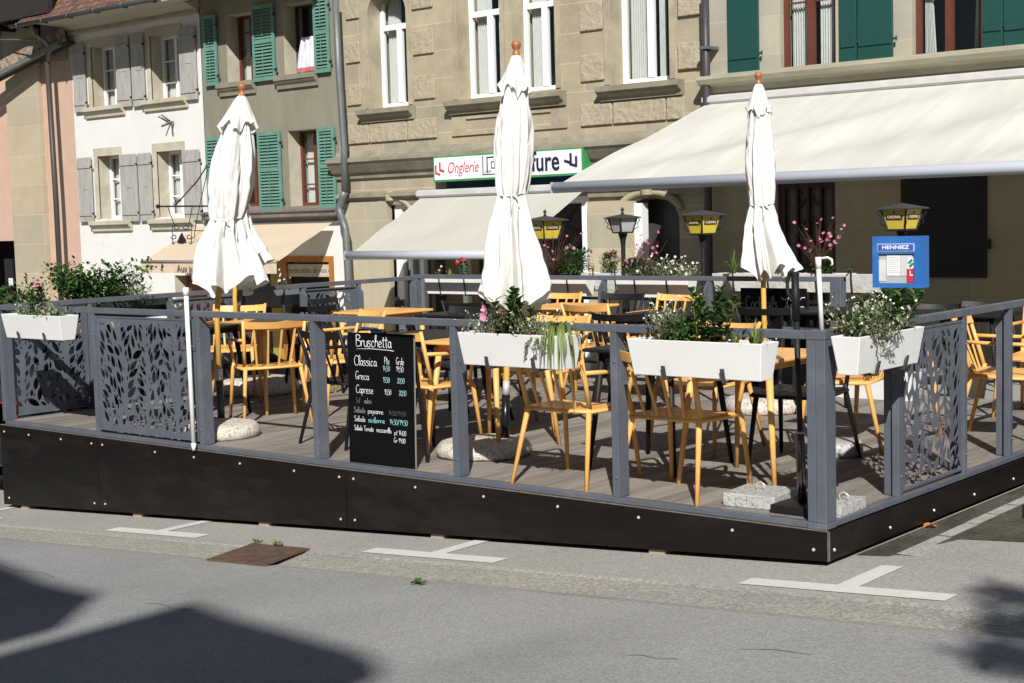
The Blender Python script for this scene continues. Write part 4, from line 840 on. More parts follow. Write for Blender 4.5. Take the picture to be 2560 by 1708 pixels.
t = thing('round_stone_base', 'round grey granite disc lying on the deck behind the corner slabs', 'parasol base', (-.95, 1.8, .03)); g = MB(); g.smooth = True; g.lathe([(.0, 0), (.15, 0), (.165, .015), (.165, .075), (.15, .09), (0, .09)], (-.93, 1.86, .031), 28, False); g.build('disc', GRANG, t)

# ------------------------------------------------------------ chairs and tables
def make_chair(m, arms, label, cat='chair'):
    t = thing('armchair' if arms else 'spindle_chair', label, cat)
    # seat of planks running front to back
    g = MB(); n = 6; hw = .225
    for k in range(n):
        a, b = -hw + 2 * hw * k / n + .003, -hw + 2 * hw * (k + 1) / n - .003; dz = [-.004 - .010 * (1 - (2 * (x / hw / 2)) ** 2) for x in (a, b)]
        yf = .215 - .03 * abs((a + b) / 2 / hw) ** 2; 
        for (ya, yb, za, zb) in ((-.205, -.05, .002, -.006), (-.05, .12, -.006, -.004), (.12, yf, -.004, -.012)):
            V = [(a, ya, .452 + za + dz[0]), (b, ya, .452 + za + dz[1]), (b, yb, .452 + zb + dz[1]), (a, yb, .452 + zb + dz[0])]
            g.add(V + [(x, y, z - .018) for x, y, z in V], [(0, 1, 2, 3), (7, 6, 5, 4), (0, 4, 5, 1), (1, 5, 6, 2), (2, 6, 7, 3), (3, 7, 4, 0)])
    g.build('seat', m, t)
    g = MB(); g.tube([(-.225, -.2, .43), (-.235, .0, .425), (-.225, .19, .42), (-.2, .2, .42), (.2, .2, .42), (.225, .19, .42), (.235, 0, .425), (.225, -.2, .43), (-.225, -.2, .43)], .011, 8); g.build('seat_frame', m, t)
    for sx_ in (-1, 1):
        g = MB()
        if arms: g.tube([(sx_ * .228, .17, .455), (sx_ * .235, .195, .40), (sx_ * .262, .245, .0)], [.0135, .0165, .0115], 10)
        else: g.tube([(sx_ * .20, .17, .43), (sx_ * .235, .225, .0)], [.0175, .0115], 10)
        g.build('leg', m, t)
        g = MB(); g.tube([(sx_ * .215, -.185, .47), (sx_ * .215, -.195, .42), (sx_ * .262, -.30, .0)], [.014, .017, .0115], 10); g.build('leg', m, t)
        g = MB(); g.tube([(sx_ * .218, -.19, .45), (sx_ * .226, -.235, .60), (sx_ * .238, -.30, .805)], [.0145, .014, .0125], 8, up=(0, 1, 0)); g.build('back_post', m, t)
        if arms:
            g = MB(); g.tube([(sx_ * .232, -.25, .655), (sx_ * .262, -.10, .648), (sx_ * .272, .06, .645), (sx_ * .270, .135, .643), (sx_ * .262, .170, .625), (sx_ * .252, .182, .585), (sx_ * .228, .172, .45)], .0125, 10); g.build('arm', m, t)
    g = MB(); P = []; n = 12; V = []
    for i in range(n + 1):
        u_ = i / n * 2 - 1; x = .232 * u_; y = -.30 + .0 - .055 * (1 - u_ * u_); dip = .012 * (1 - u_ * u_)
        y_b = y + .022
        V += [(x, y, .80 - dip), (x, y + .018, .80 - dip), (x, y_b + .018, .742 - dip * .4), (x, y_b, .742 - dip * .4)]
    g.smooth = False
    g.add(V, [(4 * i + j, 4 * i + (j + 1) % 4, 4 * i + 4 + (j + 1) % 4, 4 * i + 4 + j) for i in range(n) for j in range(4)] + [(3, 2, 1, 0), (4 * n, 4 * n + 1, 4 * n + 2, 4 * n + 3)]); g.build('top_rail', m, t)
    for k in range(4):
        u_ = (k - 1.5) / 2.0 * .92; xt = .232 * u_; yt_ = -.268 - .055 * (1 - u_ * u_); g = MB(); g.bar((xt * .78, -.198, .438), (xt, yt_, .748), .0150, .010, up=(0, 1, 0)); g.build('spindle', m, t)
    return t
def make_table(m, label, w_=.66, d_=.66):
    t = thing('table', label, 'table'); g = MB(); g.box(-w_ / 2, w_ / 2, -d_ / 2, d_ / 2, .708, .73); g.build('table_top', m, t, .007)
    for sx_ in (-1, 1):
        for sy_ in (-1, 1):
            g = MB(); g.tube([(sx_ * (w_ / 2 - .09), sy_ * (d_ / 2 - .09), .71), (sx_ * (w_ / 2 - .02), sy_ * (d_ / 2 - .02), .0)], [.022, .013], 10); g.build('leg', m, t)
    g = MB(); 
    for a in (-1, 1): g.box(-w_ / 2 + .08, w_ / 2 - .08, a * (d_ / 2 - .08) - .01, a * (d_ / 2 - .08) + .01, .665, .707); g.box(a * (w_ / 2 - .08) - .01, a * (w_ / 2 - .08) + .01, -d_ / 2 + .091, d_ / 2 - .091, .665, .707)
    g.build('apron', m, t); return t
PY = make_chair(YEL, True, 'x'); PB = make_chair(BLK, False, 'x'); PBA = make_chair(BLK, True, 'x'); TY = make_table(YEL, 'x'); TB = make_table(BLK, 'x')
used = set()
def place(p, x, y, deg, label, group, z=.03):
    if p.name not in used: used.add(p.name); o = p; o.location = (x, y, z); o.rotation_euler = (0, 0, radians(deg)); o['label'] = label; o['group'] = group; return o
    return dup(p, (x, y, z), radians(deg), label, group)
GYC, GBC, GT = 'yellow spindle armchairs on the terrace', 'black spindle chairs on the terrace', 'square tables on the terrace'
YC = [(-1.77, .34, 2, 'yellow armchair with its back to the road, left of the right-hand front planter'),
      (-1.03, .34, 0, 'yellow armchair with its back to the road, directly behind the right-hand front planter'),
      (-1.78, 1.68, 176, 'yellow armchair across the black table, facing the road behind the right-hand front planter'),
      (-3.40, .80, 0, 'yellow armchair showing only seat and arm between the menu blackboard and the next post'),
      (-3.28, 1.86, 184, 'yellow armchair whose top rail shows behind the flowers of the middle front planter'),
      (-5.42, 1.12, 62, 'yellow armchair seen from behind between the left closed parasol and the railing post'),
      (-5.30, 1.78, 160, 'yellow armchair with sunlit slats just left of the menu blackboard'),
      (-7.0, 2.05, 215, 'yellow armchair at the far left behind the leaf-cut front panel'),
      (-3.95, 3.56, 0, 'yellow armchair right of the tallest closed parasol, its curved back rail above the front rail'),
      (-5.30, 4.38, 182, 'yellow armchair against the rear railing below the lanterns, left of the black one'),
      (-3.98, 4.40, 178, 'yellow armchair against the rear railing directly left of the blackboard with a smiling sun'),
      (-.28, 2.97, -78, 'yellow armchair in the right opening beyond the leaf-cut side panel'),
      (.0 - .48, 4.1, 180, 'yellow armchair cut by the right edge of the picture'),
      (-1.05, 2.25, 100, 'yellow armchair half hidden behind the corner post and right-hand planter')]
for x, y, d, l_ in YC: place(PY, x, y, d, l_, GYC)
BC = [(PBA, -4.0, .70, -6, 'black armchair seen from behind just left of the menu blackboard'),
      (PBA, -4.05, 1.82, 172, 'black chair across the table to the right of the menu blackboard'),
      (PB, -.98, 1.50, 185, 'black chair with an empty round-edged seat behind the black corner pole'),
      (PB, -2.32, 3.65, 0, 'black chair whose rail crosses the blackboard with the smiling sun'),
      (PB, -6.1, 3.72, -38, 'black chair in front of the rear left corner of the terrace'),
      (PB, -5.30, 3.55, 0, 'black chair below the left rear planter, right of the terrace corner'),
      (PB, -4.62, 4.42, 178, 'black chair against the rear railing between two yellow ones'),
      (PB, -4.75, 2.45, 178, 'black chair at the middle of the terrace, facing the road left of the tallest parasol'),
      (PB, -6.6, 2.7, 40, 'black chair behind the left closed parasol next to the side railing'),
      (PBA, -3.05, 2.75, 5, 'black armchair in the middle of the terrace behind the middle front planter'),
      (PB, -6.95, 3.45, -75, 'black chair near the left side railing above the yellow table'),
      (PBA, -6.25, .55, -20, 'black chair tucked in behind the leaf-cut front panel')]
for p, x, y, d, l_ in BC: place(p, x, y, d, l_, GBC)
for p, x, y, d, l_ in [(TB, -1.64, .98, 0, 'black square table between the two yellow chairs behind the right front planter'),
      (TY, -.90, .84, 0, 'yellow square table right beside the near corner of the terrace'),
      (TY, -2.98, .98, 0, 'yellow square table whose legs show below the middle front planter'),
      (TB, -3.68, 1.12, 0, 'black square table to the right of the menu blackboard'),
      (TY, -6.0, 1.55, 8, 'yellow square table behind the left closed parasol'), (TB, -6.2, 1.0, 5, 'black square table edge behind the left closed parasol'),
      (TY, -6.0, 2.95, 0, 'yellow square table near the left side railing, right of the parasols'), (TB, -3.25, 3.35, 0, 'black square table at the middle of the terrace below the rear planters'), (TY, -4.7, 4.0, 0, 'yellow square table near the rear railing behind the tallest closed parasol'),
      (TY, -1.0, 2.55, 0, 'yellow square table whose legs show below the right side planter'), (TB, -2.2, 4.15, 0, 'black square table below the blackboard with the smiling sun')]:
    place(p, x, y, d, l_, GT)
place(TB, -4.95, 2.95, 3, 'black square table in the middle of the terrace, left of the tallest closed parasol', GT)
# ------------------------------------------------------------ closed parasols
POLE = mat('yellow_varnished_pole', (.62, .36, .07), .45, 0, .12, 12, stretch=(1, 1, .2)); FIN = mat('turned_red_wood', (.36, .135, .055), .4, 0, .12, 12)
def parasol(x, y, label, seed, zt, ztie, zhem, rb=.125, rtie=.085, rh=.2, zc=.0, skew=(.0, 0), lean=(0, 0), sleeve='black', base='stone', two=False, kink=.03):
    rr = random.Random(seed); t = thing('parasol', label, 'parasol', (x, y, .03), 'closed white parasols on the terrace')
    zcap = zt - .25
    ph = [rr.uniform(0, 6.28) for _ in range(8)]
    def surf(prof, nth, nz, z0, z1_, hem=False, cap=False, sd=0):
        g = MB(); g.smooth = True; V = []
        for j in range(nz + 1):
            q = j / nz; z = z0 + (z1_ - z0) * q; r0, fa = prof(z)
            for i in range(nth):
                th = 2 * pi * i / nth; tw = th + .25 * (z - ztie) * sin(ph[0])
                c8 = cos(8 * tw + ph[1] + 1.2 * sin(z * 2.3 + ph[2])); fold = (abs(c8) ** .7) * (1 if c8 > 0 else -1)
                f2 = cos(19 * th + ph[3] + z * 2); f3 = cos(13 * th + ph[4] - z * 3.1); f5 = cos(3 * th + ph[5] + z * 4)
                r = r0 * (1 + fa * (.62 * fold + .20 * f2 + .22 * f3 + .10 * f5)) + .009 * noise.noise(Vector((cos(th) * 3, sin(th) * 3, z * 9 + seed))) * (1 if not cap else .4)
                nn_ = noise.noise(Vector((cos(th) * 1.7 + seed, sin(th) * 1.7, z * 2.6 + th * 0))); n3_ = noise.noise(Vector((cos(th) * 2.6 + z * 1.4, sin(th) * 2.6 - seed, z * 1.1)))
                r -= (.075 if not cap else .05) * r0 * (max(0, 1 - abs(nn_) * 9) + max(0, 1 - abs(n3_) * 11))
                zz = z; 
                if hem:
                    k = max(0, (q - .3) / .7) ; zz += k * (.055 * fold * .8 + .035 * cos(3 * th + ph[6]) + .014 * f3); r *= 1 + k * .07 * cos(th - .3)
                    sx_, sy_ = skew[0] * k, skew[1] * k
                else: sx_ = sy_ = 0
                if cap: zz += q ** 3 * (.035 * cos(5 * th + ph[6]) + .018 * f3)
                u_ = max(0, zz - kink) / (zt - kink); V.append((x + r * cos(th) + lean[0] * u_ + sx_, y + r * sin(th) + lean[1] * u_ + sy_, zz))
        g.add(V, [(j * nth + i, j * nth + (i + 1) % nth, (j + 1) * nth + (i + 1) % nth, (j + 1) * nth + i)[::-1] for j in range(nz) for i in range(nth)]); return g
    def up_(z):
        k = (z - ztie) / (zcap + .06 - ztie); k = max(0, min(1, k))
        return (rtie + (rb - rtie) * min(1, k * 3.2) ** .7 - (rb * .48) * max(0, (k - .45) / .55) ** 1.5, .20 + .1 * (1 - min(1, k * 4)))
    def dn_(z):
        k = max(0, min(1, (ztie - z) / (ztie - zhem))); return (rtie * .98 + (rh - rtie) * k ** .85, .30 + .26 * k)
    def cp_(z):
        k = (zt - .04 - z) / .25; k = max(0, min(1, k)); return (.026 + (rb * .96 - .026) * k ** .80, .03 + .22 * k * k)
    surf(up_, 120, 44, zcap + .06, ztie).build('canopy', UMB, t)
    surf(dn_, 144, 40, ztie, zhem, True).build('canopy_skirt', UMB, t)
    surf(cp_, 110, 14, zt - .04, zcap - .015, cap=True).build('top_cap', UMB, t)
    L_ = lambda z: (x + lean[0] * max(0, z - kink) / (zt - kink), y + lean[1] * max(0, z - kink) / (zt - kink), z)
    g = MB(); P = [];
    for k in range(29): a = 2 * pi * k / 28; r = rtie * 1.06 + .006 * sin(a * 5); c_ = L_(ztie); P.append((c_[0] + r * cos(a), c_[1] + r * sin(a), c_[2] + .008 * sin(a * 2 + 1)))
    g.tube(P, .007, 6); a = -.9; e_ = Vector((c_[0] + rtie * cos(a), c_[1] + rtie * sin(a), c_[2])); g.tube([e_, e_ + Vector((.04, -.02, -.01)), e_ + Vector((.08, -.02, -.03))], [.008, .007, .004], 6); g.tube([e_, e_ + Vector((.02, -.02, -.05)), e_ + Vector((.01, -.02, -.12))], [.008, .006, .004], 6); g.build('tie_band', UMB, t)
    MB().tube([L_(.42), L_(max(.5, kink)), L_(zt - .02)], .0205, 14).build('pole', POLE, t)
    g = MB(); g.smooth = True; g.lathe([(.022, -.045), (.024, -.02), (.017, -.012), (.019, .0), (.028, .015), (.031, .028), (.028, .042), (.018, .053), (0, .057)], L_(zt), 18, False); g.build('finial', FIN, t)
    SL = mat('black_steel_sleeve', (.02, .02, .022), .25, .5) if sleeve == 'black' else mat('green_grey_sleeve', (.06, .08, .075), .35, .4)
    MB().tube([L_(.06), L_(.41)], .0275, 16).build('sleeve', SL, t); MB().tube([L_(.40), L_(.50)], .023, 14).build('collar', BOLT, t)
    if base:
        bx, by, br, bh = base[0], base[1], base[2], base[3]; g = MB(); g.smooth = True; n = 40; V = []
        pr = [(0, 0), (.93, 0), (1, .12), (1.0, .5), (.93, .85), (.80, .97), (.45, 1.0), (.12, 1.02), (0, 1.02)]
        for r_, z_ in pr:
            for i in range(n):
                a = 2 * pi * i / n; k = 1 + .05 * noise.noise(Vector((cos(a) * 1.5, sin(a) * 1.5, seed))) ; V.append((bx + r_ * br * k * cos(a), by + r_ * br * k * sin(a), .031 + z_ * bh + .006 * noise.noise(Vector((cos(a) * 3, sin(a) * 3, r_ * 4)))))
        g.add(V, [(j * n + i, j * n + (i + 1) % n, (j + 1) * n + (i + 1) % n, (j + 1) * n + i) for j in range(len(pr) - 1) for i in range(n)]); o = g.build('base', GRANITE, t)
        if two: g = MB(); g.box(bx - .05, bx + .28, by + .02, by + .30, .03, .03 + bh + .008); 
    return t
parasol(-5.26, .52, 'closed white parasol at the left, its skirt flaring out widest', 3, 2.53, 1.60, 1.11, .15, .108, .222, skew=(.04, .03), lean=(.195, .165), kink=.9, sleeve='green', base=(-5.08, .36, .29, .105))
parasol(-7.12, 2.20, 'closed white parasol hidden behind the left one, only part of its skirt and pole showing', 5, 2.36, 1.66, 1.22, .11, .09, .18, skew=(.05, .04), lean=(.08, .06), kink=.9, sleeve='green', base=(-6.95, 2.3, .36, .14))
parasol(-2.79, .86, 'tallest closed white parasol at the middle of the terrace', 8, 2.62, 1.70, 1.00, .112, .080, .18, skew=(.03, .02), lean=(.115, .095), base=(-2.86, .74, .31, .10))
parasol(-2.62, 3.89, 'closed white parasol at the right in front of the cream awning', 12, 2.585, 1.60, 1.06, .108, .082, .165, skew=(.045, .03), lean=(-.02, -.02), base=(-2.35, 3.4, .30, .12))

# ------------------------------------------------------------ planters and plants
def planter_box(L, m=POT, W=.17, H=.185):
    g = MB(); t_ = .012; T = [(L / 2, W / 2), (L / 2 - .022, W / 2 - .028)]
    def ring(hx, hy, z): return [(-hx, -hy, z), (hx, -hy, z), (hx, hy, z), (-hx, hy, z)]
    V = ring(*T[1], 0) + ring(*T[0], H) + ring(T[0][0] - t_, T[0][1] - t_, H) + ring(T[0][0] - t_ - .004, T[0][1] - t_ - .004, H - .05)
    F_ = [(3, 2, 1, 0)] + [(i + 4 * k, (i + 1) % 4 + 4 * k, (i + 1) % 4 + 4 * k + 4, i + 4 * k + 4) for k in range(3) for i in range(4)]
    g.add(V, F_); return g
def planter(name_label, c, rz, L, brk=(.28, .72), W=.17, H=.185, hang=True, side=-1, m=POT, group='white flower boxes'):
    t = thing('flower_box', name_label, 'flower box', c, group); M = Matrix.Translation(c) @ Matrix.Rotation(rz, 4, 'Z')
    planter_box(L, m, W, H).xf(M).build('box', m, t, .004)
    g = MB(); n = 24; V = [(-L / 2 + .02 + (L - .04) * i / n, (-1 if j == 0 else (1 if j == 2 else 0)) * (W / 2 - .018), H - .035 + .012 * noise.noise(Vector((i * 1.3, j * 2.1, c[0])))) for i in range(n + 1) for j in range(3)]
    g.add(V, [(3 * i + j, 3 * i + 3 + j, 3 * i + 4 + j, 3 * i + 1 + j) for i in range(n) for j in (0, 1)]); g.xf(M).build('soil', SOIL, t)
    if hang:
        for f in brk:
            x = -L / 2 + L * f; g = MB(); g.tube([(x, W / 2 + .06, H + .045), (x, W / 2 + .012, H + .045), (x, W / 2 + .006, H - .04), (x, W / 2 - .015, -.012), (x, -W / 2 + .02, -.012), (x, -W / 2 + .005, .045)], .008, 6, flat=1.0); g.bar((x, -W / 2 + .016, -.016), (x, -W / 2 - .001, .055), .022, .006, up=(0, 1, 0)); g.xf(M).build('bracket', mat('dark_grey_strap', (.05, .055, .06), .5), t)
    return M, L, W, H
def leaf(g, p, d, L, W, up=Vector((0, 0, 1)), bend=.15, fold=.25):
    d = d.normalized(); s_ = d.cross(up)
    if s_.length < .1: s_ = d.cross(Vector((1, 0, 0)))
    s_.normalize(); nrm = s_.cross(d)
    a, b = p + d * L * .35 + s_ * W * .5 + nrm * W * fold, p + d * L * .35 - s_ * W * .5 + nrm * W * fold
    c, e = p + d * L * .75 + s_ * W * .36 + nrm * (W * fold - L * bend * .4), p + d * L * .75 - s_ * W * .36 + nrm * (W * fold - L * bend * .4)
    m1, m2 = p + d * L * .38, p + d * L * .75 - nrm * L * bend * .35; tip = p + d * L - nrm * L * bend
    i0 = len(g.v); g.v += [p, a, m1, b, c, m2, e, tip]
    for f in ((0, 1, 2), (0, 2, 3), (1, 4, 5, 2), (2, 5, 6, 3), (4, 7, 5), (5, 7, 6)): g.f.append([i0 + k for k in f]); g.m.append(g.mi); g.sm.append(True)
def flower(g, p, d, r, n=5, mi=0):
    d = d.normalized(); u = d.orthogonal().normalized(); v = d.cross(u); g.mi = mi; r0 = R.uniform(0, 6)
    for k in range(n):
        a = r0 + 2 * pi * k / n; o = u * cos(a) + v * sin(a); q = (o + d * .35).normalized(); leaf(g, p, q, r, r * .8, d, -.05, .05)
    g.mi = 0
def rv(rr, s=1): return Vector((rr.uniform(-1, 1), rr.uniform(-1, 1), rr.uniform(-1, 1))) * s
NP = [0]
def plant(kind, p, h, w_, label, flowers=None, nf=0, name='plant', cat='plant', dens=1, fr=.014, lsz=1):
    NP[0] += 1; rr = random.Random(NP[0] * 13 + 5); t = thing(name, label, cat, p, 'plants in the flower boxes'); p = Vector(p)
    g = MB(); s = MB(); fl = MB(); tips = []; lm = LG; sm_ = STEM; um = Vector((0, 0, 1))
    if kind == 'glossy':
        for k in range(int(6 * dens)):
            b = p + Vector((rr.uniform(-.3, .3) * w_, rr.uniform(-.3, .3) * w_ * .6, 0)); hh = h * rr.uniform(.55, 1); ln = Vector((rr.uniform(-.35, .35) * w_, rr.uniform(-.25, .25) * w_, hh)); s.tube([b, b + ln * .5 + rv(rr, .006), b + ln], [.0035, .003, .002], 5)
            n = int(hh / .026)
            for j in range(n + 1):
                q = j / n; c = b + ln * (.12 + .88 * q); a0 = j * 2.1 + k
                for sg in (0, pi): a = a0 + sg; L = rr.uniform(.055, .085) * (1 - .25 * q) * lsz; leaf(g, c, Vector((cos(a), sin(a), .35 + .75 * q)), L, L * .5, um, .3, .18)
            tips.append(b + ln)
        lm = [LG, LD]
    elif kind == 'silver':
        for k in range(int(46 * dens)):
            b = p + Vector((rr.uniform(-.35, .35) * w_, rr.uniform(-.3, .3) * w_ * .6, 0)); d = Vector((rr.uniform(-.5, .5) * w_, rr.uniform(-.4, .4) * w_, h * rr.uniform(.35, 1))); s.tube([b, b + d * .5 + rv(rr, .012), b + d], [.002, .0016, .001], 4)
            for j in range(9): c = b + d * rr.uniform(.2, 1) + rv(rr, .012); L = rr.uniform(.014, .026) * lsz; leaf(g, c, rv(rr) + Vector((0, 0, .4)), L, L * .45, um, .1, .2)
            tips.append(b + d)
        lm = [LS]
    elif kind == 'bushy':
        for k in range(int(420 * dens)):
            v = rv(rr).normalized() * rr.uniform(.35, 1) ** .6; ns = .75 + .5 * noise.noise(v * 1.7 + Vector((NP[0], 0, 0))); c = p + Vector((v.x * w_ * .5 * ns, v.y * w_ * .35 * ns, h * .5 + v.z * h * .5 * ns)); L = rr.uniform(.02, .04) * lsz
            leaf(g, c, v + rv(rr, .7) + Vector((0, 0, .3)), L, L * .5, um, .2, .2)
            if k % 14 == 0: s.tube([p + Vector((v.x * .02, v.y * .02, 0)), c.lerp(p, .5) + rv(rr, .02), c], [.003, .002, .0012], 4)
            if v.z > .2 and k % 9 == 0: tips.append(c)
        lm = [LG if dens < 1.5 else LD]
    elif kind == 'grass':
        for k in range(int(34 * dens)):
            a = rr.uniform(0, 2 * pi); L = h * rr.uniform(.6, 1.25); o = Vector((cos(a), sin(a), 0)); b = p + o * rr.uniform(0, .02); P = []; n = 6; sd_ = Vector((-o.y, o.x, 0)); out = rr.uniform(.3, 1) * w_
            for j in range(n + 1): q = j / n; P.append(b + o * out * q * (.6 + .4 * q) + Vector((0, 0, L * (q * 1.5 - 1.05 * q * q * (out / w_) * 1.2))))
            i0 = len(g.v)
            for j, c in enumerate(P): ww = .0045 * lsz * (1 - (j / n) ** 2) + .0004; g.v += [c - sd_ * ww, c + sd_ * ww]
            for j in range(n): g.f.append([i0 + 2 * j, i0 + 2 * j + 1, i0 + 2 * j + 3, i0 + 2 * j + 2]); g.m.append(0); g.sm.append(True)
        lm = [LB]
    elif kind == 'droop':
        for k in range(int(30 * dens)):
            a = rr.uniform(-1.9, .5); o = Vector((cos(a), sin(a), 0)); out = w_ * rr.uniform(.35, 1); up_h = h * rr.uniform(.4, 1); dn_h = rr.uniform(.0, .20); b = p + o * .01; P = [b, b + o * out * .3 + Vector((0, 0, up_h * .8)), b + o * out * .6 + Vector((0, 0, up_h)), b + o * out * .85 + Vector((0, 0, up_h * .4)), b + o * out * .97 + Vector((0, 0, -dn_h * .4)), b + o * out + Vector((0, 0, -dn_h))]; sd_ = Vector((-o.y, o.x, 0)); i0 = len(g.v)
            for j, c in enumerate(P): ww = (.0055, .007, .007, .0055, .004, .0006)[j] * lsz; g.v += [c - sd_ * ww, c + sd_ * ww]
            for j in range(5): g.f.append([i0 + 2 * j, i0 + 2 * j + 1, i0 + 2 * j + 3, i0 + 2 * j + 2]); g.m.append(0); g.sm.append(True)
        lm = [LB]
    elif kind == 'gaura':
        for k in range(int(26 * dens)):
            b = p + rv(rr, .03); d = Vector((rr.uniform(-1, 1) * w_ * .6, rr.uniform(-.5, .5) * w_ * .5, h * rr.uniform(.5, 1.05))); m_ = b + d * .5 + Vector((-d.x * .12, 0, h * .05)); s.tube([b, m_, b + d], [.0024, .0017, .0009], 4)
            for j in range(5): c = b.lerp(m_, rr.uniform(.1, 1)); L = rr.uniform(.025, .05) * lsz; leaf(g, c, Vector((rr.uniform(-1, 1), rr.uniform(-1, 1), .7)), L, L * .2, um, .2, .1)
            for j in range(3): tips.append(m_.lerp(b + d, rr.uniform(.35, 1)) + rv(rr, .008))
        sm_ = STEMB; lm = [LD]
    elif kind == 'leafy':   # blue grey lanceolate rosette
        for k in range(int(60 * dens)):
            a = rr.uniform(0, 2 * pi); el = rr.uniform(.2, 1.4); b = p + Vector((rr.uniform(-.25, .25) * w_, rr.uniform(-.2, .2) * w_, rr.uniform(0, h * .5))); L = h * rr.uniform(.35, .6); leaf(g, b, Vector((cos(a), sin(a), el)), L, L * .22, um, .15, .15)
        lm = [LGR]
    elif kind == 'trail':
        for k in range(int(22 * dens)):
            a = rr.uniform(0, 2 * pi); o = Vector((cos(a) * .8, -abs(sin(a)), 0)); P = [p + o * .02, p + o * w_ * .4 + Vector((0, 0, h * .3)), p + o * w_ * .75 + Vector((0, 0, -.01)), p + o * w_ * .85 + Vector((0, 0, -h * rr.uniform(.2, .8)))]; s.tube(P, .0015, 4)
            for j in range(12): q = rr.uniform(0, 2.99); i = int(q); c = P[i].lerp(P[i + 1], q - i); L = rr.uniform(.016, .028) * lsz; leaf(g, c, rv(rr) + o * .5, L, L * .55, um, .1, .2)
            tips.append(P[1])
        lm = [LS]
    g.m = [rr.randint(0, len(lm) - 1) if len(lm) > 1 else 0 for _ in g.f]
    # keep one material per leaf
    if len(lm) > 1: g.m = [(i // 6 * 7919 // 13) % 2 for i in range(len(g.f))]
    o = g.build('foliage', lm, t)
    if s.v: s.build('stems', sm_, t)
    if flowers and tips:
        for k in range(nf):
            c = tips[rr.randrange(len(tips))] + rv(rr, .01) + Vector((0, 0, .008)); flower(fl, c, Vector((rr.uniform(-.5, .9), rr.uniform(-1.3, .1), rr.uniform(0, .9))), fr * rr.uniform(.75, 1.2))
        fl.build('flowers', flowers, t)
    return t
def W_(M, u, v, dz=0, H=.185): return M @ Vector((u, v, H - .04 + dz))
# front planters (outside the front rail)
ZP = .735
M0, L0, _, _ = planter('white flower box hanging on the front railing at the far left corner', (-6.56, -.14, ZP), 0, .80)
M1, L1, _, _ = planter('white flower box hanging on the middle of the front railing', (-1.80, -.14, ZP), 0, .76)
M2, L2, _, _ = planter('white flower box hanging on the right-hand part of the front railing', (-.61, -.14, ZP), 0, .79)
M3, L3, _, _ = planter('white flower box hanging outside the right side railing next to the corner post', (.125, .32, ZP + .03), pi / 2, .70, W=.155)
plant('silver', W_(M0, -.2, 0), .12, .16, 'small silvery plant at the left end of the far left front planter', PETW, 10, dens=.7, fr=.007)
plant('glossy', W_(M0, -.04, .01), .25, .16, 'upright green plant with a pink flower in the far left front planter', PET, 2, dens=1.1, fr=.035)
plant('silver', W_(M0, .17, 0), .13, .22, 'pale variegated plant spilling over the right of the far left front planter', None, 0, dens=1.1, lsz=1.5)
plant('silver', W_(M1, -.20, -.01), .15, .22, 'silvery small-leaved plant at the left in the middle front planter', PETW, 24, dens=1.1, fr=.006)
plant('glossy', W_(M1, -.03, .0), .28, .25, 'dark glossy plant with one large pink trumpet flower in the middle front planter', None, 0, dens=1.5, lsz=1.1)
t = thing('pink_flower', 'large pink trumpet flower above the left end of the middle front planter', 'flower', W_(M1, -.19, -.04, .13)); fl = MB(); c = W_(M1, -.19, -.06, .13)
for k in range(5): a = 2 * pi * k / 5; leaf(fl, c, Vector((cos(a), -.35, sin(a))), .034, .032, Vector((0, -1, 0)), -.1, .1)
c = W_(M1, -.215, -.03, .17)
for k in range(5): a = 2 * pi * k / 5; leaf(fl, c, Vector((cos(a) * .6, -.3, sin(a) + .4)), .026, .022, Vector((0, -1, 0)), -.1, .1)
fl.build('petals', mat('hot_pink_petal', (.80, .33, .46), .5, 0, .2, 30, trans=.3), t); MB().tube([c, c + Vector((.03, .03, -.06)), W_(M1, -.12, 0, .02)], .003, 5).build('stem', STEM, t)
plant('silver', W_(M1, .14, .0), .17, .26, 'wiry silver plant with tiny white flowers right of centre in the middle front planter', PETW, 40, dens=1.2, fr=.006)
plant('trail', W_(M1, .2, -.03), .08, .13, 'trailing leaves hanging over the edge of the middle front planter', None, 0, dens=.8)
plant('droop', W_(M1, .30, -.02), .13, .15, 'long striped grass blades arching over the right end of the middle front planter', None, 0, dens=1.0, lsz=.8)
plant('glossy', W_(M2, -.36, .02), .055, .06, 'tiny green sprout at the left end of the right-hand front planter', None, 0, dens=.5, lsz=.5)
plant('silver', W_(M2, -.2, .01), .25, .22, 'tangled dry silver plant in the right-hand front planter', PETW, 40, dens=1.3, fr=.006)
plant('bushy', W_(M2, -.12, -.0), .15, .19, 'fresh green bushy plant in the right-hand front planter', None, 0, dens=.9)
plant('glossy', W_(M2, .06, .02), .30, .24, 'tall glossy plant at the middle of the right-hand front planter', None, 0, dens=1.5, lsz=1.05)
plant('grass', W_(M2, .2, .0), .14, .05, 'thin upright blades in the right-hand front planter', None, 0, dens=.35, lsz=1.2)
plant('grass', W_(M2, .31, .0), .13, .10, 'short grassy tuft at the right end of the right-hand front planter', None, 0, dens=.8, lsz=1.3)
plant('silver', W_(M3, -.17, -.02), .23, .30, 'bushy white-flowered plant in the planter of the right side railing', PETW, 60, dens=1.5, fr=.0065, lsz=1.3)
plant('bushy', W_(M3, -.16, .0), .17, .30, 'fresh green leaves under the white flowers in the right side planter', None, 0, dens=1.1, lsz=.8)
plant('glossy', W_(M3, .04, .02), .22, .18, 'glossy plant with a pink bud at the middle of the right side planter', PETR, 1, dens=.9, lsz=1.15)
plant('glossy', W_(M3, .20, .03), .27, .28, 'leafy glossy plant at the far end of the right side planter', PETR, 1, dens=1.2, lsz=1.25)
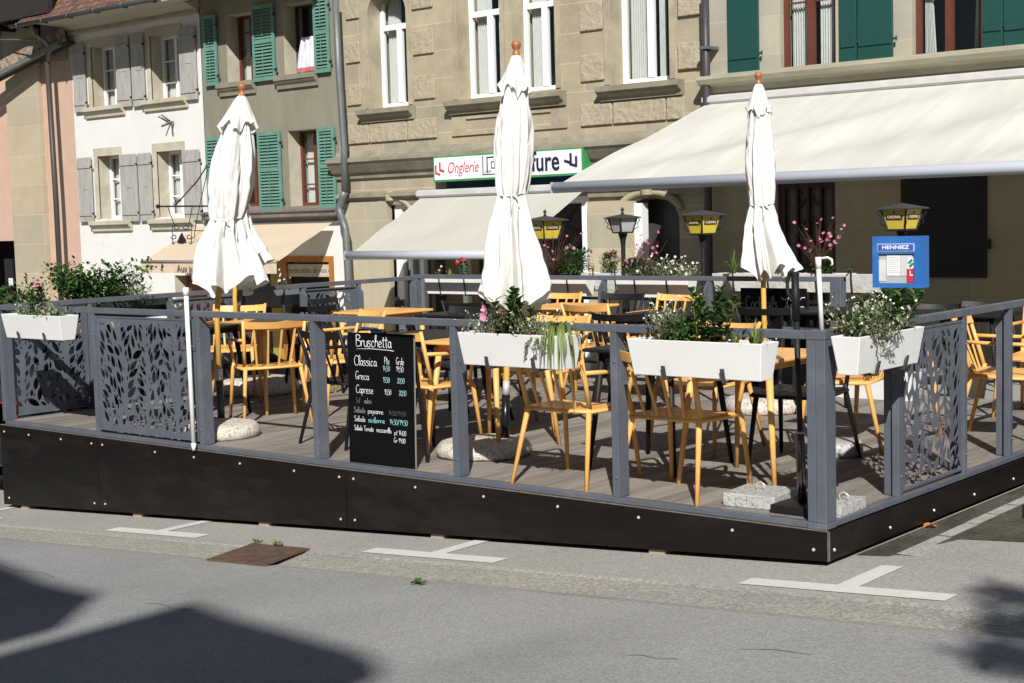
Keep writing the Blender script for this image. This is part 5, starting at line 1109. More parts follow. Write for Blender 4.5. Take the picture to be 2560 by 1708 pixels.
# planters of the rear railing
ZR = .70
RP = [(-6.95, .80), (-5.60, .80), (-4.44, .82)]
ML = []
for (x, L_), lb in zip(RP, ('white flower box on the rear railing left of the tallest parasol', 'white flower box on the rear railing below the pink flowers', 'white flower box on the rear railing below the grey glass lantern')):
    ML.append(planter(lb, (x, DY + .165, .775), pi, L_, H=.18, m=mat('bright_white_planter', (.80, .80, .78), .55, 0, .03, 5))[0])
def P2(M, u, v, h=.18): return M @ Vector((u, v, h - .03))
plant('gaura', P2(ML[0], .25, 0), .2, .2, 'thin stems with a white seed head left in the rear box by the corner', PETW, 4, dens=.25)
plant('glossy', P2(ML[0], -.12, 0), .22, .2, 'green plant with red and white trumpet flowers in the rear box by the corner', PETR, 4, dens=.8, fr=.024)
plant('grass', P2(ML[0], .1, 0), .12, .1, 'short yellow-green blades in the rear box by the corner', None, 0, dens=.5)
plant('leafy', P2(ML[1], .27, 0), .30, .26, 'blue grey pointed-leaf plant in the rear box beside the tallest parasol', PET, 0, dens=1.6)
plant('gaura', P2(ML[1], .05, 0), .48, .5, 'airy plant with thin brown stems and pink flowers in the second rear box', PET, 16, dens=2.0, fr=.017)
plant('bushy', P2(ML[1], -.2, 0), .36, .42, 'dense feathery green plant in the second rear box', None, 0, dens=2.4, lsz=1.1)
plant('bushy', P2(ML[2], .25, 0), .25, .34, 'dark green plant with pale pink flowers in the third rear box', PET, 10, dens=1.8, fr=.024)
plant('gaura', P2(ML[2], .12, 0), .42, .3, 'reddish spiky flower stems in the third rear box', PET, 20, dens=1.4, fr=.015)
plant('silver', P2(ML[2], -.12, 0), .24, .36, 'pale plant with round white flower heads in the third rear box', PETW, 26, dens=2, fr=.014)
plant('silver', P2(ML[2], -.3, 0), .16, .2, 'small white-flowered plant at the right end of the third rear box', PETW, 30, dens=1, fr=.012)
# second row of boxes hung on the pavement fence behind
ft = thing('low_fence', 'dark metal fence on the pavement behind the terrace carrying white flower boxes', 'fence', (-4.3, 5.6, GZ(-4.3) + .12))
g = MB(); g.box(-6.2, -2.4, 5.58, 5.61, .70, .73); g.box(-6.2, -2.4, 5.58, 5.61, .2, .23); g.build('rails', BLK, ft)
for x in (-6.2, -5.2, -4.35, -3.45, -2.4): MB().box(x - .015, x + .015, 5.575, 5.615, GZ(x) + .12, .78).build('post', BLK, ft)
B2 = []
for x, L_, lb in ((-5.48, .62, 'white flower box on the pavement fence right of the tallest parasol'), (-3.78, .85, 'old white flower box behind the right parasol with green algae on its bottom'), (-2.92, .80, 'old white flower box with a mottled side left of the blue menu case')):
    B2.append(planter(lb, (x, 5.70, .80), pi, L_, W=.2, H=.17, m=mat('aged_white_planter', (.60, .59, .56), .75, 0, .1, 14, .3, 40, c2=(.42, .40, .33), c2amt=(.52, .7)))[0])
plant('bushy', P2(B2[0], .0, 0, .17), .28, .3, 'green plant with pink blooms in the box behind the second rear box', PET, 12, dens=1.1, fr=.022)
plant('grass', P2(B2[1], .25, 0, .17), .24, .2, 'loose green blades left of the right parasol', None, 0, dens=.9)
plant('bushy', P2(B2[1], -.15, 0, .17), .12, .26, 'low yellow-green plant right of the right parasol', None, 0, dens=.7)
plant('gaura', P2(B2[2], .2, 0, .17), .52, .46, 'tall bright pink flowers behind the white hook tube', PET, 34, dens=1.3, fr=.019)
plant('bushy', P2(B2[2], .15, 0, .17), .16, .24, 'dark green foliage under the bright pink flowers', None, 0, dens=1.8)
plant('glossy', P2(B2[2], -.1, 0, .17), .08, .1, 'little sprout in the mottled box left of the blue menu case', None, 0, dens=.6, lsz=.7)
# planters of the left side railing with the rose bush
MS = []
for y, lb, m in ((1.22, 'long dark flower box under the rose bush on the left side railing', mat('dark_green_planter', (.03, .045, .035), .6)), (2.85, 'grey flower box on the left side railing behind the left parasols', mat('grey_planter', (.2, .21, .22), .6))):
    MS.append(planter(lb, (LX - .16, y, .76), -pi / 2, 1.1, m=m)[0])
def rose(p, h, w_, d_, n, label, fl=0):
    t = thing('rose_bush', label, 'bush', p, 'bushes along the left side railing'); rr = random.Random(n); g = MB(); s = MB(); f_ = MB(); p = Vector(p); ends = []
    for k in range(26):
        d = Vector((rr.uniform(-.5, .5) * w_, rr.uniform(-.5, .5) * d_, h * rr.uniform(.5, 1.05))); m_ = p + d * .5 + rv(rr, .05); s.tube([p + Vector((d.x * .2, d.y * .4, 0)), m_, p + d], [.005, .0035, .002], 5); ends.append((m_, p + d))
    for k in range(n):
        a, b = ends[rr.randrange(len(ends))]; c = a.lerp(b, rr.uniform(-.4, 1.02)) + rv(rr, .085); L = rr.uniform(.03, .055); leaf(g, c, rv(rr) + Vector((.3, -.4, .3)), L, L * .62, Vector((0, 0, 1)), .2, .12)
    g.m = [(i // 6) % 2 for i in range(len(g.f))]
    g.build('foliage', [LG, LD], t); s.build('stems', STEM, t)
    return t
rose((-7.62, 1.08, .86), .37, .38, 1.0, 2600, 'large leafy rose bush at the left behind the front corner planter')
rose((-7.6, .35, .86), .24, .22, .5, 350, 'smaller green bush left of the large rose bush')
plant('silver', (-7.55, 1.35, .92), .16, .4, 'grey green low plant in front of the large rose bush', None, 0, dens=2)
plant('bushy', P2(MS[1], .1, 0), .2, .3, 'green and reddish plant right of the left parasol skirts', None, 0, dens=.9)
plant('gaura', P2(MS[1], -.3, 0), .2, .2, 'small white flowers on thin stems above the side railing', PETW, 14, dens=.5)
# white ground planters and pot
t = thing('floor_planter', 'long white planter box standing on the deck behind the side planter', 'flower box', (-2.0, 4.42, .03)); M = Matrix.Translation((-2.0, 4.45, .031)) @ Matrix.Rotation(.0, 4, 'Z'); planter_box(.8, POT, .2, .22).xf(M).build('box', POT, t, .004)
plant('bushy', (-2.15, 4.45, .22), .16, .3, 'green plant in the long white box on the deck', None, 0, dens=.8); plant('bushy', (-1.78, 4.45, .22), .15, .22, 'second green plant in the long white box on the deck, further right', None, 0, dens=.6)
t = thing('flower_pot', 'round dark grey flower pot on the pavement behind the leaf-cut side panel', 'flower pot', (-1.9, 6.1, GZ(-1.9) + .12)); z = GZ(-1.9) + .12
g = MB(); g.smooth = True; g.lathe([(.0, z), (.15, z), (.19, z + .28), (.21, z + .3), (.205, z + .33), (.18, z + .33), (.17, z + .28), (0, z + .28)], (-1.9, 6.1, 0), 26, False); g.build('pot', mat('dark_stone_pot', (.07, .075, .07), .7), t)
plant('bushy', (-1.9, 6.1, z + .28), .42, .3, 'green shrub in the round grey pot', None, 0, dens=1.3, lsz=1.5)

# ------------------------------------------------------------ blackboards, menu case
GL = {  # single-stroke handwriting, unit height 1, x-height .5
 'B': ([(0, 0), (0, 1)], [(0, 1), (.35, .95), (.4, .72), (.05, .55), (.45, .45), (.45, .1), (0, 0)]), 'r': ([(0, 0), (.02, .5)], [(.02, .38), (.2, .52), (.3, .42)]), 'u': ([(0, .5), (.02, .1), (.18, .0), (.32, .15), (.33, .5)], [(.33, .5), (.35, 0)]),
 's': ([(.3, .45), (.1, .5), (.03, .38), (.28, .18), (.2, .0), (0, .03)],), 'c': ([(.3, .42), (.14, .5), (.02, .28), (.1, .02), (.3, .06)],), 'h': ([(0, 0), (.04, .95), (.14, 1.0), (.12, .7), (.02, .3)], [(.02, .35), (.2, .52), (.3, .38), (.32, 0)]),
 'e': ([(.04, .25), (.28, .3), (.22, .5), (.06, .42), (.03, .12), (.18, 0), (.34, .1)],), 't': ([(.12, .85), (.1, .1), (.22, 0)], [(-.02, .6), (.28, .63)]), 'a': ([(.3, .42), (.12, .5), (.02, .2), (.14, 0), (.3, .2), (.31, .48), (.32, .08), (.4, 0)],),
 'C': ([(.5, .85), (.25, 1), (.03, .6), (.1, .1), (.35, 0), (.5, .12)],), 'l': ([(.0, .1), (.18, .7), (.14, 1), (.04, .85), (.06, .1), (.18, 0)],), 'i': ([(0, .5), (.02, .05), (.1, 0)], [(.03, .7), (.05, .73)]),
 'G': ([(.45, .88), (.2, 1), (.03, .6), (.1, .12), (.3, .05), (.42, .3), (.2, .38)], [(.42, .3), (.42, 0)]), 'p': ([(.02, .5), (.0, -.35)], [(.02, .4), (.2, .52), (.3, .3), (.18, .0), (.02, .1)]), 'S': ([(.4, .88), (.2, 1), (.03, .8), (.35, .4), (.3, .05), (.0, .08)],),
 'd': ([(.3, .42), (.12, .5), (.02, .2), (.14, 0), (.3, .2)], [(.33, 1), (.3, .1), (.4, 0)]), 'y': ([(0, .5), (.08, .1), (.25, .15), (.3, .5)], [(.3, .5), (.24, -.25), (.05, -.35)]), 'n': ([(0, 0), (.02, .5)], [(.02, .36), (.2, .52), (.3, .38), (.32, 0)]), 'm': ([(0, 0), (.02, .5)], [(.02, .36), (.16, .52), (.24, .38), (.25, 0)], [(.25, .36), (.4, .52), (.48, .38), (.5, 0)]),
 'T': ([(0, .95), (.5, .97)], [(.25, .97), (.22, 0)]), 'o': ([(.18, .5), (.03, .35), (.05, .05), (.22, 0), (.33, .25), (.18, .5)],), 'z': ([(.02, .48), (.3, .48), (.02, .02), (.32, .04)],), 'P': ([(0, 0), (.02, 1)], [(.02, .98), (.35, .9), (.35, .6), (.02, .5)]), 'k': ([(0, 0), (.02, 1)], [(.3, .5), (.04, .22), (.3, 0)]),
 '1': ([(-.02, .68), (.15, .95), (.15, 0)],), '4': ([(.2, .95), (0, .35), (.35, .38)], [(.28, .6), (.26, 0)]), '9': ([(.32, .7), (.15, .95), (.03, .7), (.15, .5), (.32, .7), (.28, 0)],), '5': ([(.35, .93), (.08, .93), (.05, .55), (.28, .55), (.34, .25), (.2, 0), (0, .06)],), '0': ([(.18, .93), (.02, .6), (.05, .1), (.2, 0), (.35, .3), (.33, .75), (.18, .93)],),
 '2': ([(.02, .75), (.18, .95), (.33, .75), (.02, .02), (.36, .03)],), ',': ([(.05, .05), (0, -.15)],), '.': ([(.03, .0), (.06, .03)],), ':': ([(.03, .05), (.06, .08)], [(.03, .42), (.06, .45)]), '/': ([(0, -.2), (.3, 1)],), '-': ([(0, .4), (.3, .42)],)}
ADV = {'i': .16, 'l': .22, ',': .12, '.': .12, ':': .2, 'm': .6, 't': .3, 'B': .55, 'C': .56, 'G': .52, 'T': .5, '1': .24, ' ': .28, 'r': .32}
def chalk(parent, Mt, lines, name='writing'):
    for txt, x, y, h, m_, sc in lines:
        if txt[0] in '12': sc *= 1.12
        g = MB(); cx_ = x; rr = random.Random(hash_(txt))
        for ch in txt:
            for st in GL.get(ch, ()):
                P = [Vector((cx_ + (px + rr.uniform(-.012, .012)) * h * sc, y + (py + rr.uniform(-.012, .012)) * h, .0015)) for px, py in st]
                Q = []
                for i in range(len(P) - 1):   # smooth the strokes
                    p0, p1, p2, p3 = P[max(i - 1, 0)], P[i], P[i + 1], P[min(i + 2, len(P) - 1)]
                    for k in range(3):
                        u_ = k / 3; Q.append(.5 * ((2 * p1) + (p2 - p0) * u_ + (2 * p0 - 5 * p1 + 4 * p2 - p3) * u_ ** 2 + (3 * p1 - p0 - 3 * p2 + p3) * u_ ** 3))
                Q.append(P[-1]); g.tube(Q, max(.0014, h * .034), 5, flat=.4, up=(0, 0, 1))
            cx_ += ADV.get(ch, .40) * h * sc
        if g.v: g.xf(Mt).build(name, m_, parent)
def hash_(s_): return sum((i + 3) * ord(c) for i, c in enumerate(s_))
bl = Vector((-3.40, .058, .035)); br_ = Vector((-2.838, .075, .035)); tl_ = bl + Vector((-.004, .022, .82))
e1 = (br_ - bl).normalized(); e2 = (tl_ - bl); e2 = (e2 - e1 * e2.dot(e1)).normalized(); e3 = e1.cross(e2)
MBd = Matrix(((e1.x, e2.x, e3.x, bl.x), (e1.y, e2.y, e3.y, bl.y), (e1.z, e2.z, e3.z, bl.z), (0, 0, 0, 1)))
bw, bh = .564, .825
t = thing('menu_blackboard', 'folding blackboard with the chalked Bruschetta menu standing behind the front railing', 'blackboard', (-3.13, .2, .03))
g = MB(); g.box(0, bw, 0, bh, -.014, 0); g.xf(MBd).build('board', CHALK, t, .002)
g = MB(); g.box(bw + .0005, bw + .003, 0, bh, -.012, -.001); g.xf(MBd).build('edge', mat('worn_edge', (.25, .24, .22), .6), t)
for xx in (0.02, bw - .02):
    A_ = MBd @ Vector((xx, bh - .02, -.016)); g = MB(); g.bar(A_, (A_.x - .10, A_.y + .20, .032), .02, .02); g.build('rear_leg', BLK, t)
lin = [('Bruschetta', .085, .655, .075, CHW, 1.08), ('Classica', .062, .545, .062, CHW, 1.12), ('Pte', .345, .56, .045, CHW, .9), ('Grde', .45, .56, .045, CHW, .95), ('14,50', .33, .52, .035, CHC, 1.0), ('19,50', .452, .52, .035, CHW, 1.0),
       ('Greca', .072, .462, .052, CHW, 1.15), ('15,50', .33, .455, .033, CHC, 1.0), ('20,50', .458, .455, .033, CHC, 1.0), ('Caprese', .075, .383, .052, CHW, 1.05), ('15,50', .342, .385, .033, CHW, 1.0), ('20,50', .472, .385, .033, CHC, 1.0),
       ('Sal', .07, .325, .034, CHF, 1.2), ('ades:', .15, .325, .034, CHM, 1.2), ('Salade', .05, .268, .034, CHM, 1.42), ('paysanne', .185, .268, .034, CHW, 1.25), ('14.50/19.50', .375, .268, .028, CHF, 1.35),
       ('Salade', .052, .216, .034, CHW, 1.38), ('sicilienne', .185, .216, .034, CHC, 1.42), ('14.50/19.50', .385, .214, .034, CHC, 1.16), ('Salade Tomate', .052, .163, .032, CHW, 1.08), ('mozzarella', .262, .163, .032, CHW, 1.08), ('pt 14.00', .425, .155, .032, CHW, 1.25), ('Gr 19.00', .42, .112, .030, CHW, 1.25)]
lin = [(a, b * .93, .03 + (c - .0) * 1.08, d, e, f * .97) for a, b, c, d, e, f in lin]
chalk(t, MBd, lin)
g = MB(); g.tube([(.08, .722, .001), (.2, .727, .001), (.36, .722, .001), (.40, .718, .001)], .0022, 5, flat=.5); g.xf(MBd).build('underline', CHW, t)
t = thing('chalk_tray', 'pens and a small black holder lying on top of the menu blackboard', 'pens', (-3.2, .32, .86)); g = MB(); g.tube([(-3.33, .10, .85), (-3.32, .1, .875), (-3.1, .11, .88), (-3.08, .11, .85)], .006, 6); g.build('holder', BLK, t); MB().tube([(-3.29, .1, .888), (-3.16, .11, .886)], .007, 8).build('pen', WT, t); MB().tube([(-3.2, .095, .868), (-3.09, .105, .866)], .008, 8).build('marker', mat('cyan_marker', (.05, .4, .6), .4), t); MB().tube([(-3.12, .1, .862), (-2.93, .11, .885)], .004, 6).build('brush', ZINC, t)
# second blackboard
o_ = at(1853, 862, 1, 4.3); M2b = Matrix.Translation((o_.x, 4.3, o_.z)) @ Matrix.Rotation(pi / 2, 4, 'X'); w2_ = at(2015, 720, 1, 4.3).x - o_.x; h2 = at(1853, 720, 1, 4.3).z - o_.z
t = thing('cocktail_blackboard', 'blackboard headed Cocktails with a chalk smiling sun near the rear railing', 'blackboard', (o_.x + w2_ / 2, 4.3, .03)); hb = h2 + .35
g = MB(); g.box(0, w2_, -.35, h2, -.02, 0); g.xf(M2b).build('board', CHALK, t, .002)
for xx in (.02, w2_ - .02): g = MB(); g.box(xx - .015, xx + .015, -(o_.z - .032), h2 - .03, -.06, -.021); g.xf(M2b).build('rear_leg', BLK, t)
chalk(t, M2b, [('Cocktails', .05, h2 - .165, .10, CHM, .95), ('Prosecco', .06, h2 - .30, .07, CHM, 1.0), ('-9', w2_ - .16, h2 - .33, .085, CHC, 1.0), ('Spritz', .20, h2 - .47, .09, CHW, 1.1), ('10', w2_ - .15, h2 - .47, .085, CHW, 1.0)])
g = MB(); cx_, cy_ = w2_ - .12, h2 - .12; P = [(cx_ + .055 * cos(a), cy_ + .06 * sin(a), .001) for a in [2 * pi * k / 20 for k in range(21)]]; g.tube(P, .004, 5, flat=.5)
for k in range(8): a = 2 * pi * k / 8 + .3; g.tube([(cx_ + .065 * cos(a), cy_ + .07 * sin(a), .001), (cx_ + .09 * cos(a + .2), cy_ + .095 * sin(a + .2), .001), (cx_ + .12 * cos(a + .1), cy_ + .12 * sin(a + .1), .001)], .0035, 5, flat=.5)
for sg in (-1, 1): g.tube([(cx_ + sg * .02, cy_ + .02, .001), (cx_ + sg * .022, cy_ + .028, .001)], .005, 5, flat=.5)
g.tube([(cx_ - .025, cy_ - .01, .001), (cx_, cy_ - .03, .001), (cx_ + .025, cy_ - .01, .001)], .0035, 5, flat=.5); g.xf(M2b).build('sun_drawing', CHW, t)
g = MB(); g.tube([(.06, h2 - .18, .001), (.42, h2 - .175, .001)], .0028, 5, flat=.5); g.xf(M2b).build('underline', CHM, t)
# blue menu case
YM = 5.0; a_, b_ = at(2182, 594, 1, YM), at(2311, 588, 1, YM); c_ = at(2188, 722, 1, YM); x0, x1, z1_, z0 = a_.x, b_.x, (a_.z + b_.z) / 2, (c_.z + at(2311, 717, 1, YM).z) / 2; w_ = x1 - x0; h_ = z1_ - z0
t = thing('menu_case', 'blue menu display case on a post reading HENNIEZ below the right lantern', 'display case', ((x0 + x1) / 2, YM + .05, GZ(-2) + .12)); y = YM
g = MB(); g.box(x0, x1, y + .012, y + .09, z0, z1_); g.build('case', BLUE, t, .004)
g = MB(); fz_ = z0 + h_ * .66; ix0, ix1 = x0 + w_ * .115, x1 - w_ * .19
for q in ((x0, ix0, z0, z1_), (ix1, x1 - .0, z0, z1_), (ix0, ix1, z0, z0 + h_ * .09), (ix0, ix1, fz_, z1_)): g.box(q[0], q[1], y - .01, y + .0115, q[2], q[3])
g.build('door_frame', BLUE, t)
g = MB(); g.box(x0 + w_ * .1, ix1 + .005, y - .014, y - .0105, z1_ - h_ * .29, z1_ - h_ * .14); g.build('nameplate', mat('pale_blue_edge', (.5, .55, .75), .4), t)
g = MB(); g.box(x0 + w_ * .115, ix1 - .004, y - .0165, y - .0142, z1_ - h_ * .275, z1_ - h_ * .155); g.build('nameplate_field', mat('violet_blue_field', (.06, .10, .36), .4), t)
text_mesh('HENNIEZ', h_ * .1, mat('sky_lettering', (.7, .82, .95)), t, facing((x0 + w_ * .46, y - .0175, z1_ - h_ * .215)), 'lettering', .001, bold=.001, sx=1.35)
g = MB(); g.box(ix0, ix1, y + .009, y + .0105, z0 + h_ * .09, fz_); g.build('backing', mat('grey_card', (.42, .43, .42), .8), t)
for q, m_, nm in (((.0, .19, .06, .80), mat('grey_paper', (.6, .6, .6)), 'sheet'), ((.22, .60, .25, .95), PAPER, 'sheet'), ((.61, .92, .25, .95), mat('grey_paper', (.6, .6, .6)), 'sheet'), ((.78, .99, .03, .48), mat('red_card', (.62, .03, .06), .5), 'red_card'), ((.80, 1.0, .50, .86), PAPER, 'sticker')):
    iw, ih = ix1 - ix0, fz_ - z0 - h_ * .09; zz0 = z0 + h_ * .09; k_ = .002 if nm in ('red_card', 'sticker') else 0; g = MB(); g.box(ix0 + iw * q[0], ix0 + iw * q[1], y + .0045 - k_, y + .0065 - k_, zz0 + ih * q[2], zz0 + ih * q[3]); g.build(nm, m_, t)
g = MB(); xx = ix0 + iw * .9; zc_ = zz0 + ih * .68
g.bar((xx - .02, y, zc_), (xx + .012, y, zc_ + .03), .02, .002, up=(0, 1, 0)); g.bar((xx - .012, y + .0, zc_ - .03), (xx + .02, y + .0, zc_ - .0), .02, .002, up=(0, 1, 0)); g.build('green_mark', mat('green_mark', (.02, .25, .1)), t)
g = MB()
for k in range(9): g.box(ix0 + iw * .26, ix0 + iw * (.52 + .04 * (k % 3)), y + .0035, y + .0044, zz0 + ih * (.88 - k * .065), zz0 + ih * (.89 - k * .065))
g.build('printed_lines', mat('grey_print', (.4, .4, .4)), t)
g = MB(); g.box(xx - .012, xx - .004, y + .001, y + .0024, zz0 + ih * .25, zz0 + ih * .42); g.box(xx - .004, xx + .016, y + .001, y + .0024, zz0 + ih * .25, zz0 + ih * .30); g.build('white_mark', PAPER, t)
g = MB(); g.box((x0 + x1) / 2 - .02, (x0 + x1) / 2 + .02, y + .03, y + .07, GZ(-2) + .12, z0); g.build('post', IRON, t)
# ------------------------------------------------------------ pavement furniture behind the terrace
for x, y, d, l_ in ((-3.05, 8.0, 195, 'dark chair in deep shade below the black shutter, left of a pair'), (-2.6, 8.05, 190, 'dark chair in deep shade below the black shutter, right of a pair'), (-1.9, 7.6, 90, 'dark chair under the big awning beyond the right side railing'),
                    (-6.6, 7.0, 170, 'dark chair on the pavement behind the rear boxes, left of the others'), (-5.9, 7.2, 20, 'dark chair on the pavement behind the second rear box'), (-4.9, 7.0, 160, 'dark chair on the pavement behind the third rear box'), (-3.9, 6.9, 30, 'dark chair on the pavement behind the cocktail blackboard')):
    place(PB, x, y, d, l_, 'dark chairs on the pavement under the awning', GZ(x) + .12)
for x, y, l_ in ((-2.3, 7.3, 'black table in the shade under the big awning'), (-6.2, 7.8, 'black table on the pavement behind the second rear box'), (-4.4, 7.6, 'black table on the pavement behind the third rear box')):
    place(TB, x, y, 0, l_, 'dark tables on the pavement under the awning', GZ(x) + .12)
# litter and weeds on the ground
t = thing('fallen_leaf', 'curled green leaf lying on the road in front of the parking lines', 'leaf', (-1.75, -1.06, GZ(-1.75))); g = MB(); z = GZ(-1.75) + .004
leaf(g, Vector((-1.79, -1.06, z)), Vector((1, .2, .3)), .07, .05); leaf(g, Vector((-1.75, -1.04, z)), Vector((-.6, .5, .5)), .05, .04); leaf(g, Vector((-1.73, -1.06, z)), Vector((.6, .5, .4)), .05, .03); g.build('blade', LG, t)
t = thing('fallen_leaf', 'orange brown dry leaf on the ground beside the right black skirting', 'leaf', (.2, 1.05, GZ(.2))); g = MB(); leaf(g, Vector((.03, 1.02, GZ(0) + .006)), Vector((.5, .6, .35)), .06, .05); leaf(g, Vector((.05, 1.05, GZ(0) + .006)), Vector((.8, -.1, .3)), .045, .04); g.build('blade', mat('dry_leaf', (.45, .17, .06), .7), t)
for x, n_, l_ in ((-3.63, 5, 'left tuft of weeds at the upper edge of the drain cover'), (-3.42, 7, 'right tuft of weeds at the upper edge of the drain cover')):
    t = thing('weed', l_, 'weed', (x, -.54, GZ(x)), 'weeds at the drain'); g = MB()
    for k in range(n_ * 6): a = R.uniform(0, 6.28); leaf(g, Vector((x + R.uniform(-.03, .03), -.54 + R.uniform(-.015, .02), GZ(x) + R.uniform(0, .03))), Vector((cos(a), sin(a), R.uniform(.4, 1.5))), R.uniform(.015, .035), .012)
    g.build('foliage', [LB], t)
for pts, l_ in (([(-2.9, -1.9), (-2.75, -1.88), (-2.6, -1.93), (-2.45, -1.9)], 0), ([(.05, -1.75), (.12, -1.72), (.2, -1.74), (.28, -1.71)], 0), ([(.42, -1.5), (.55, -1.45), (.72, -1.46)], 0), ([(-4.9, -1.55), (-4.6, -1.62), (-4.3, -1.6), (-4.1, -1.66)], 0)):
    g = MB(); V = []
    for i, (x, y) in enumerate(pts): ww = .0018 + .002 * (i % 2); V += [(x, y - ww, GZ(x) + .003), (x, y + ww, GZ(x) + .003)]
    g.add(V, [(2 * i, 2 * i + 2, 2 * i + 3, 2 * i + 1) for i in range(len(pts) - 1)]); struct('road_crack', g, mat('tar_crack', (.17, .17, .165), .9))
# ------------------------------------------------------------ what casts the shadows from behind the camera
for nm, poly, lb, c_ in (('town_house', [(-14, -3), (6.12, -3), (6.12, 10.05), (6.35, 10.35), (6.60, 10.65), (6.53, 11.18), (5.96, 11.22), (5.2, 11.42), (-4, 12.6), (-14, 12.6)], 'rendered town house across the road behind the viewer, left one', WHITEWALL),
                         ('town_house', [(6.6, -3), (8.55, -3), (8.55, 10.5), (8.8, 10.85), (8.75, 10.98), (8.6, 11.07), (7.7, 11.2), (7.3, 11.3), (6.9, 10.82), (6.45, 10.23), (6.6, 10.1)], 'narrow gabled town house across the road behind the viewer, right one', PINK)):
    t = thing(nm, lb, 'building', (poly[0][0] + 3, -14, GZ(0)), 'houses across the road'); g = MB(); g.prism(poly, -20, -14); g.build('wall', c_, t)
    x0, x1 = poly[0][0], poly[1][0]; n = max(1, int((x1 - x0) / 2.4))
    for k in range(n):
        for fl_ in range(4):
            xc = x0 + (x1 - x0) * (k + .5) / n; zz = -.2 + fl_ * 2.6 + .9; g = MB(); g.box(xc - .5, xc + .5, -14.0, -13.96, zz, zz + 1.5); o = g.build('window', WHITEP, t); g = MB()
            for s_ in (-1, 1): g.box(xc + s_ * .23 - .19, xc + s_ * .23 + .19, -13.959, -13.95, zz + .08, zz + 1.42)
            g.build('pane', mat('dark_pane', (.02, .025, .03), .1), o)
def tree(x, y, cz, rad, label, seed, extra=()):
    t = thing('tree', label, 'tree', (x, y, GZ(x)), 'trees behind the viewer'); rr = random.Random(seed); g = MB(); z0 = GZ(x); g.tube([(x, y, z0), (x + .05, y, z0 + 2), (x, y + .1, cz - rad * .5), (x + .1, y, cz)], [.19, .15, .11, .05], 10); c = Vector((x, y, cz))
    cl = [c + rv(rr).normalized() * rad * rr.uniform(.2, .95) for _ in range(26)] + [Vector(e) for e in extra]
    for q in cl: g.tube([Vector((x, y, cz - rad * .4)), c.lerp(q, .5) + rv(rr, .1), q], [.05, .03, .012], 6)
    g.build('trunk', mat('tree_bark', (.10, .08, .06), .95, 0, .3, 12), t); g = MB()
    for i, q in enumerate(cl):
        for k in range(90): L = rr.uniform(.07, .12); leaf(g, q + rv(rr, .24 if i < 26 else .12), rv(rr), L, L * .6)
    g.build('crown', [LG], t)
tree(9.6, -9.9, 7.9, 1.1, 'leafy street tree behind the viewer to the right', 4, [(7.86, -8.72, 7.9), (7.98, -9.1, 7.85), (8.1, -9.5, 7.8), (8.2, -9.0, 7.9)])
CAR = mat('dark_grey_car_paint', (.03, .032, .038), .25, .3, .02, 3, coat=.8)
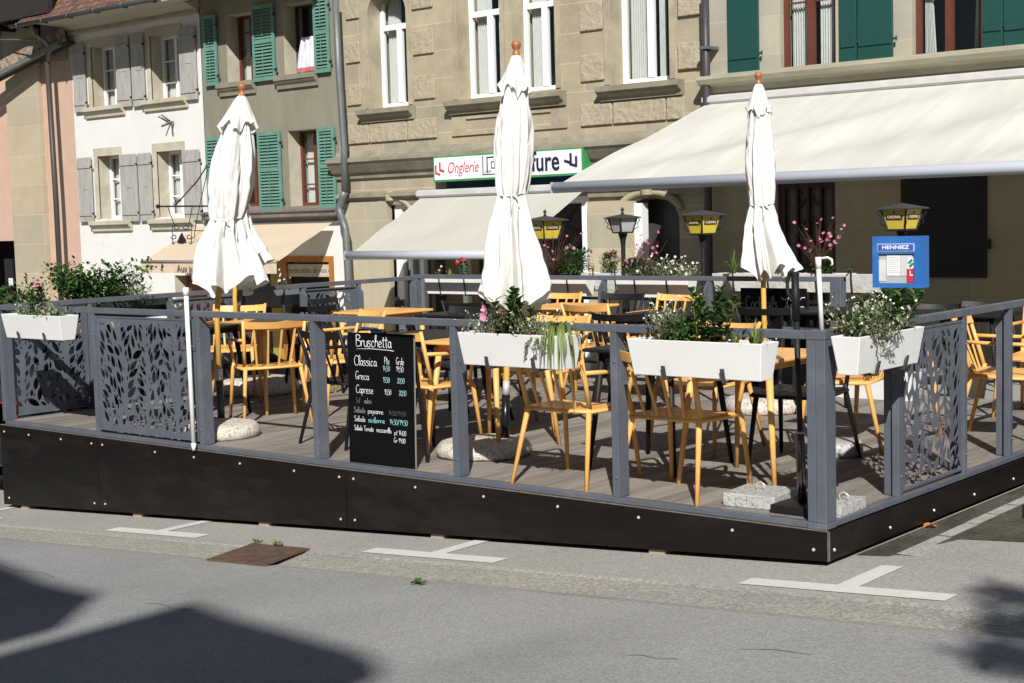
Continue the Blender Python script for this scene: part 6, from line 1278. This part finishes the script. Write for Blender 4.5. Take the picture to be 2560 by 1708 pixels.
def car(x0, x1, yc, flip, label):
    zb = GZ((x0 + x1) / 2); t = thing('parked_car', label, 'car', ((x0 + x1) / 2, yc, zb), 'cars parked beside the terrace'); f_ = -1 if flip else 1
    side = [(-2.02, .30), (-2.05, .70), (-1.85, .86), (-1.02, .97), (-.45, 1.38), (.3, 1.46), (1.35, 1.40), (1.85, 1.0), (2.0, .92), (2.03, .32)]
    V = []; n = len(side); xm = (x0 + x1) / 2
    for x, ins in ((x0, 1), (x0 + .08, 0), (x1 - .08, 0), (x1, 1)):
        for y, z in side: k = .15 * max(0, z - .95) / .5; V.append((x + (k if x < xm else -k), yc + f_ * (y * (.985 if ins else 1)), zb + z))
    g = MB(); g.smooth = False; g.add(V, [tuple(range(n)), tuple(range(3 * n, 4 * n))[::-1]] + [(r * n + i, r * n + (i + 1) % n, (r + 1) * n + (i + 1) % n, (r + 1) * n + i)[::-1] for r in range(3) for i in range(n)]); g.build('body', CAR, t, .02)
    DG = mat('dark_car_glass', (.01, .012, .014), .08)
    for s_, x in ((1, x0), (-1, x1)):
        g = MB(); P = [(-.9, 1.0), (-.42, 1.34), (1.25, 1.35), (1.6, 1.02)]; V = [(x + s_ * (.15 * (z - .95) / .5) - s_ * .006, yc + f_ * y, zb + z) for y, z in P]; g.add(V, [(0, 1, 2, 3)]); g.build('side_window', DG, t)
    for ya, za, yb_, zb_ in ((-1.0, .985, -.48, 1.37), (1.84, 1.03, 1.40, 1.385)):
        g = MB(); e_ = .012 * (-1 if ya < 0 else 1); V = [(x0 + .2, yc + f_ * (ya + e_), zb + za), (x1 - .2, yc + f_ * (ya + e_), zb + za), (x1 - .27, yc + f_ * (yb_ + e_), zb + zb_), (x0 + .27, yc + f_ * (yb_ + e_), zb + zb_)]; g.add(V, [(0, 1, 2, 3)]); g.build('windscreen', DG, t)
    for x in (x0 + .01, x1 - .2):
        for y in (-1.25, 1.25): g = MB(); g.smooth = True; g.lathe([(.0, 0), (.30, 0), (.315, .03), (.315, .16), (.30, .19), (0, .19)], (0, 0, 0), 28, False); g.xf(Matrix.Translation((x, yc + y, zb + .315)) @ Matrix.Rotation(pi / 2, 4, 'Y')); o = g.build('wheel', mat('tyre_rubber', (.015, .015, .015), .8), t); g = MB(); g.lathe([(0, -.004), (.19, -.004), (.2, .0)], (0, 0, 0), 20, False); g.xf(Matrix.Translation((x - .001 if x < xm else x + .196, yc + y, zb + .315)) @ Matrix.Rotation(pi / 2, 4, 'Y')); g.build('rim', ALU, o)
    for xa, xb in ((x0 + .04, x0 + .3), (x1 - .3, x1 - .0)):
        ye = yc + f_ * 2.04; MB().box(xa, xb + .006, ye - .03, ye + .012 if f_ > 0 else ye - .03, zb + .66, zb + .88).box(xa, xb + .006, min(ye, ye - f_ * .06), max(ye, ye - f_ * .06) + .0, zb + .66, zb + .88).build('tail_light', mat('red_lamp_lens', (.55, .015, .02), .2), t)
        ye = yc - f_ * 2.045; MB().box(xa, xb, ye - .02, ye + .03, zb + .58, zb + .72).build('headlight', PAPER, t, .01)
    return t
car(1.08, 2.8, 2.62, False, 'dark grey hatchback parked just right of the terrace corner, outside the picture')
car(-9.55, -7.80, 2.35, True, 'dark car parked left of the terrace, red tail light at the left edge')
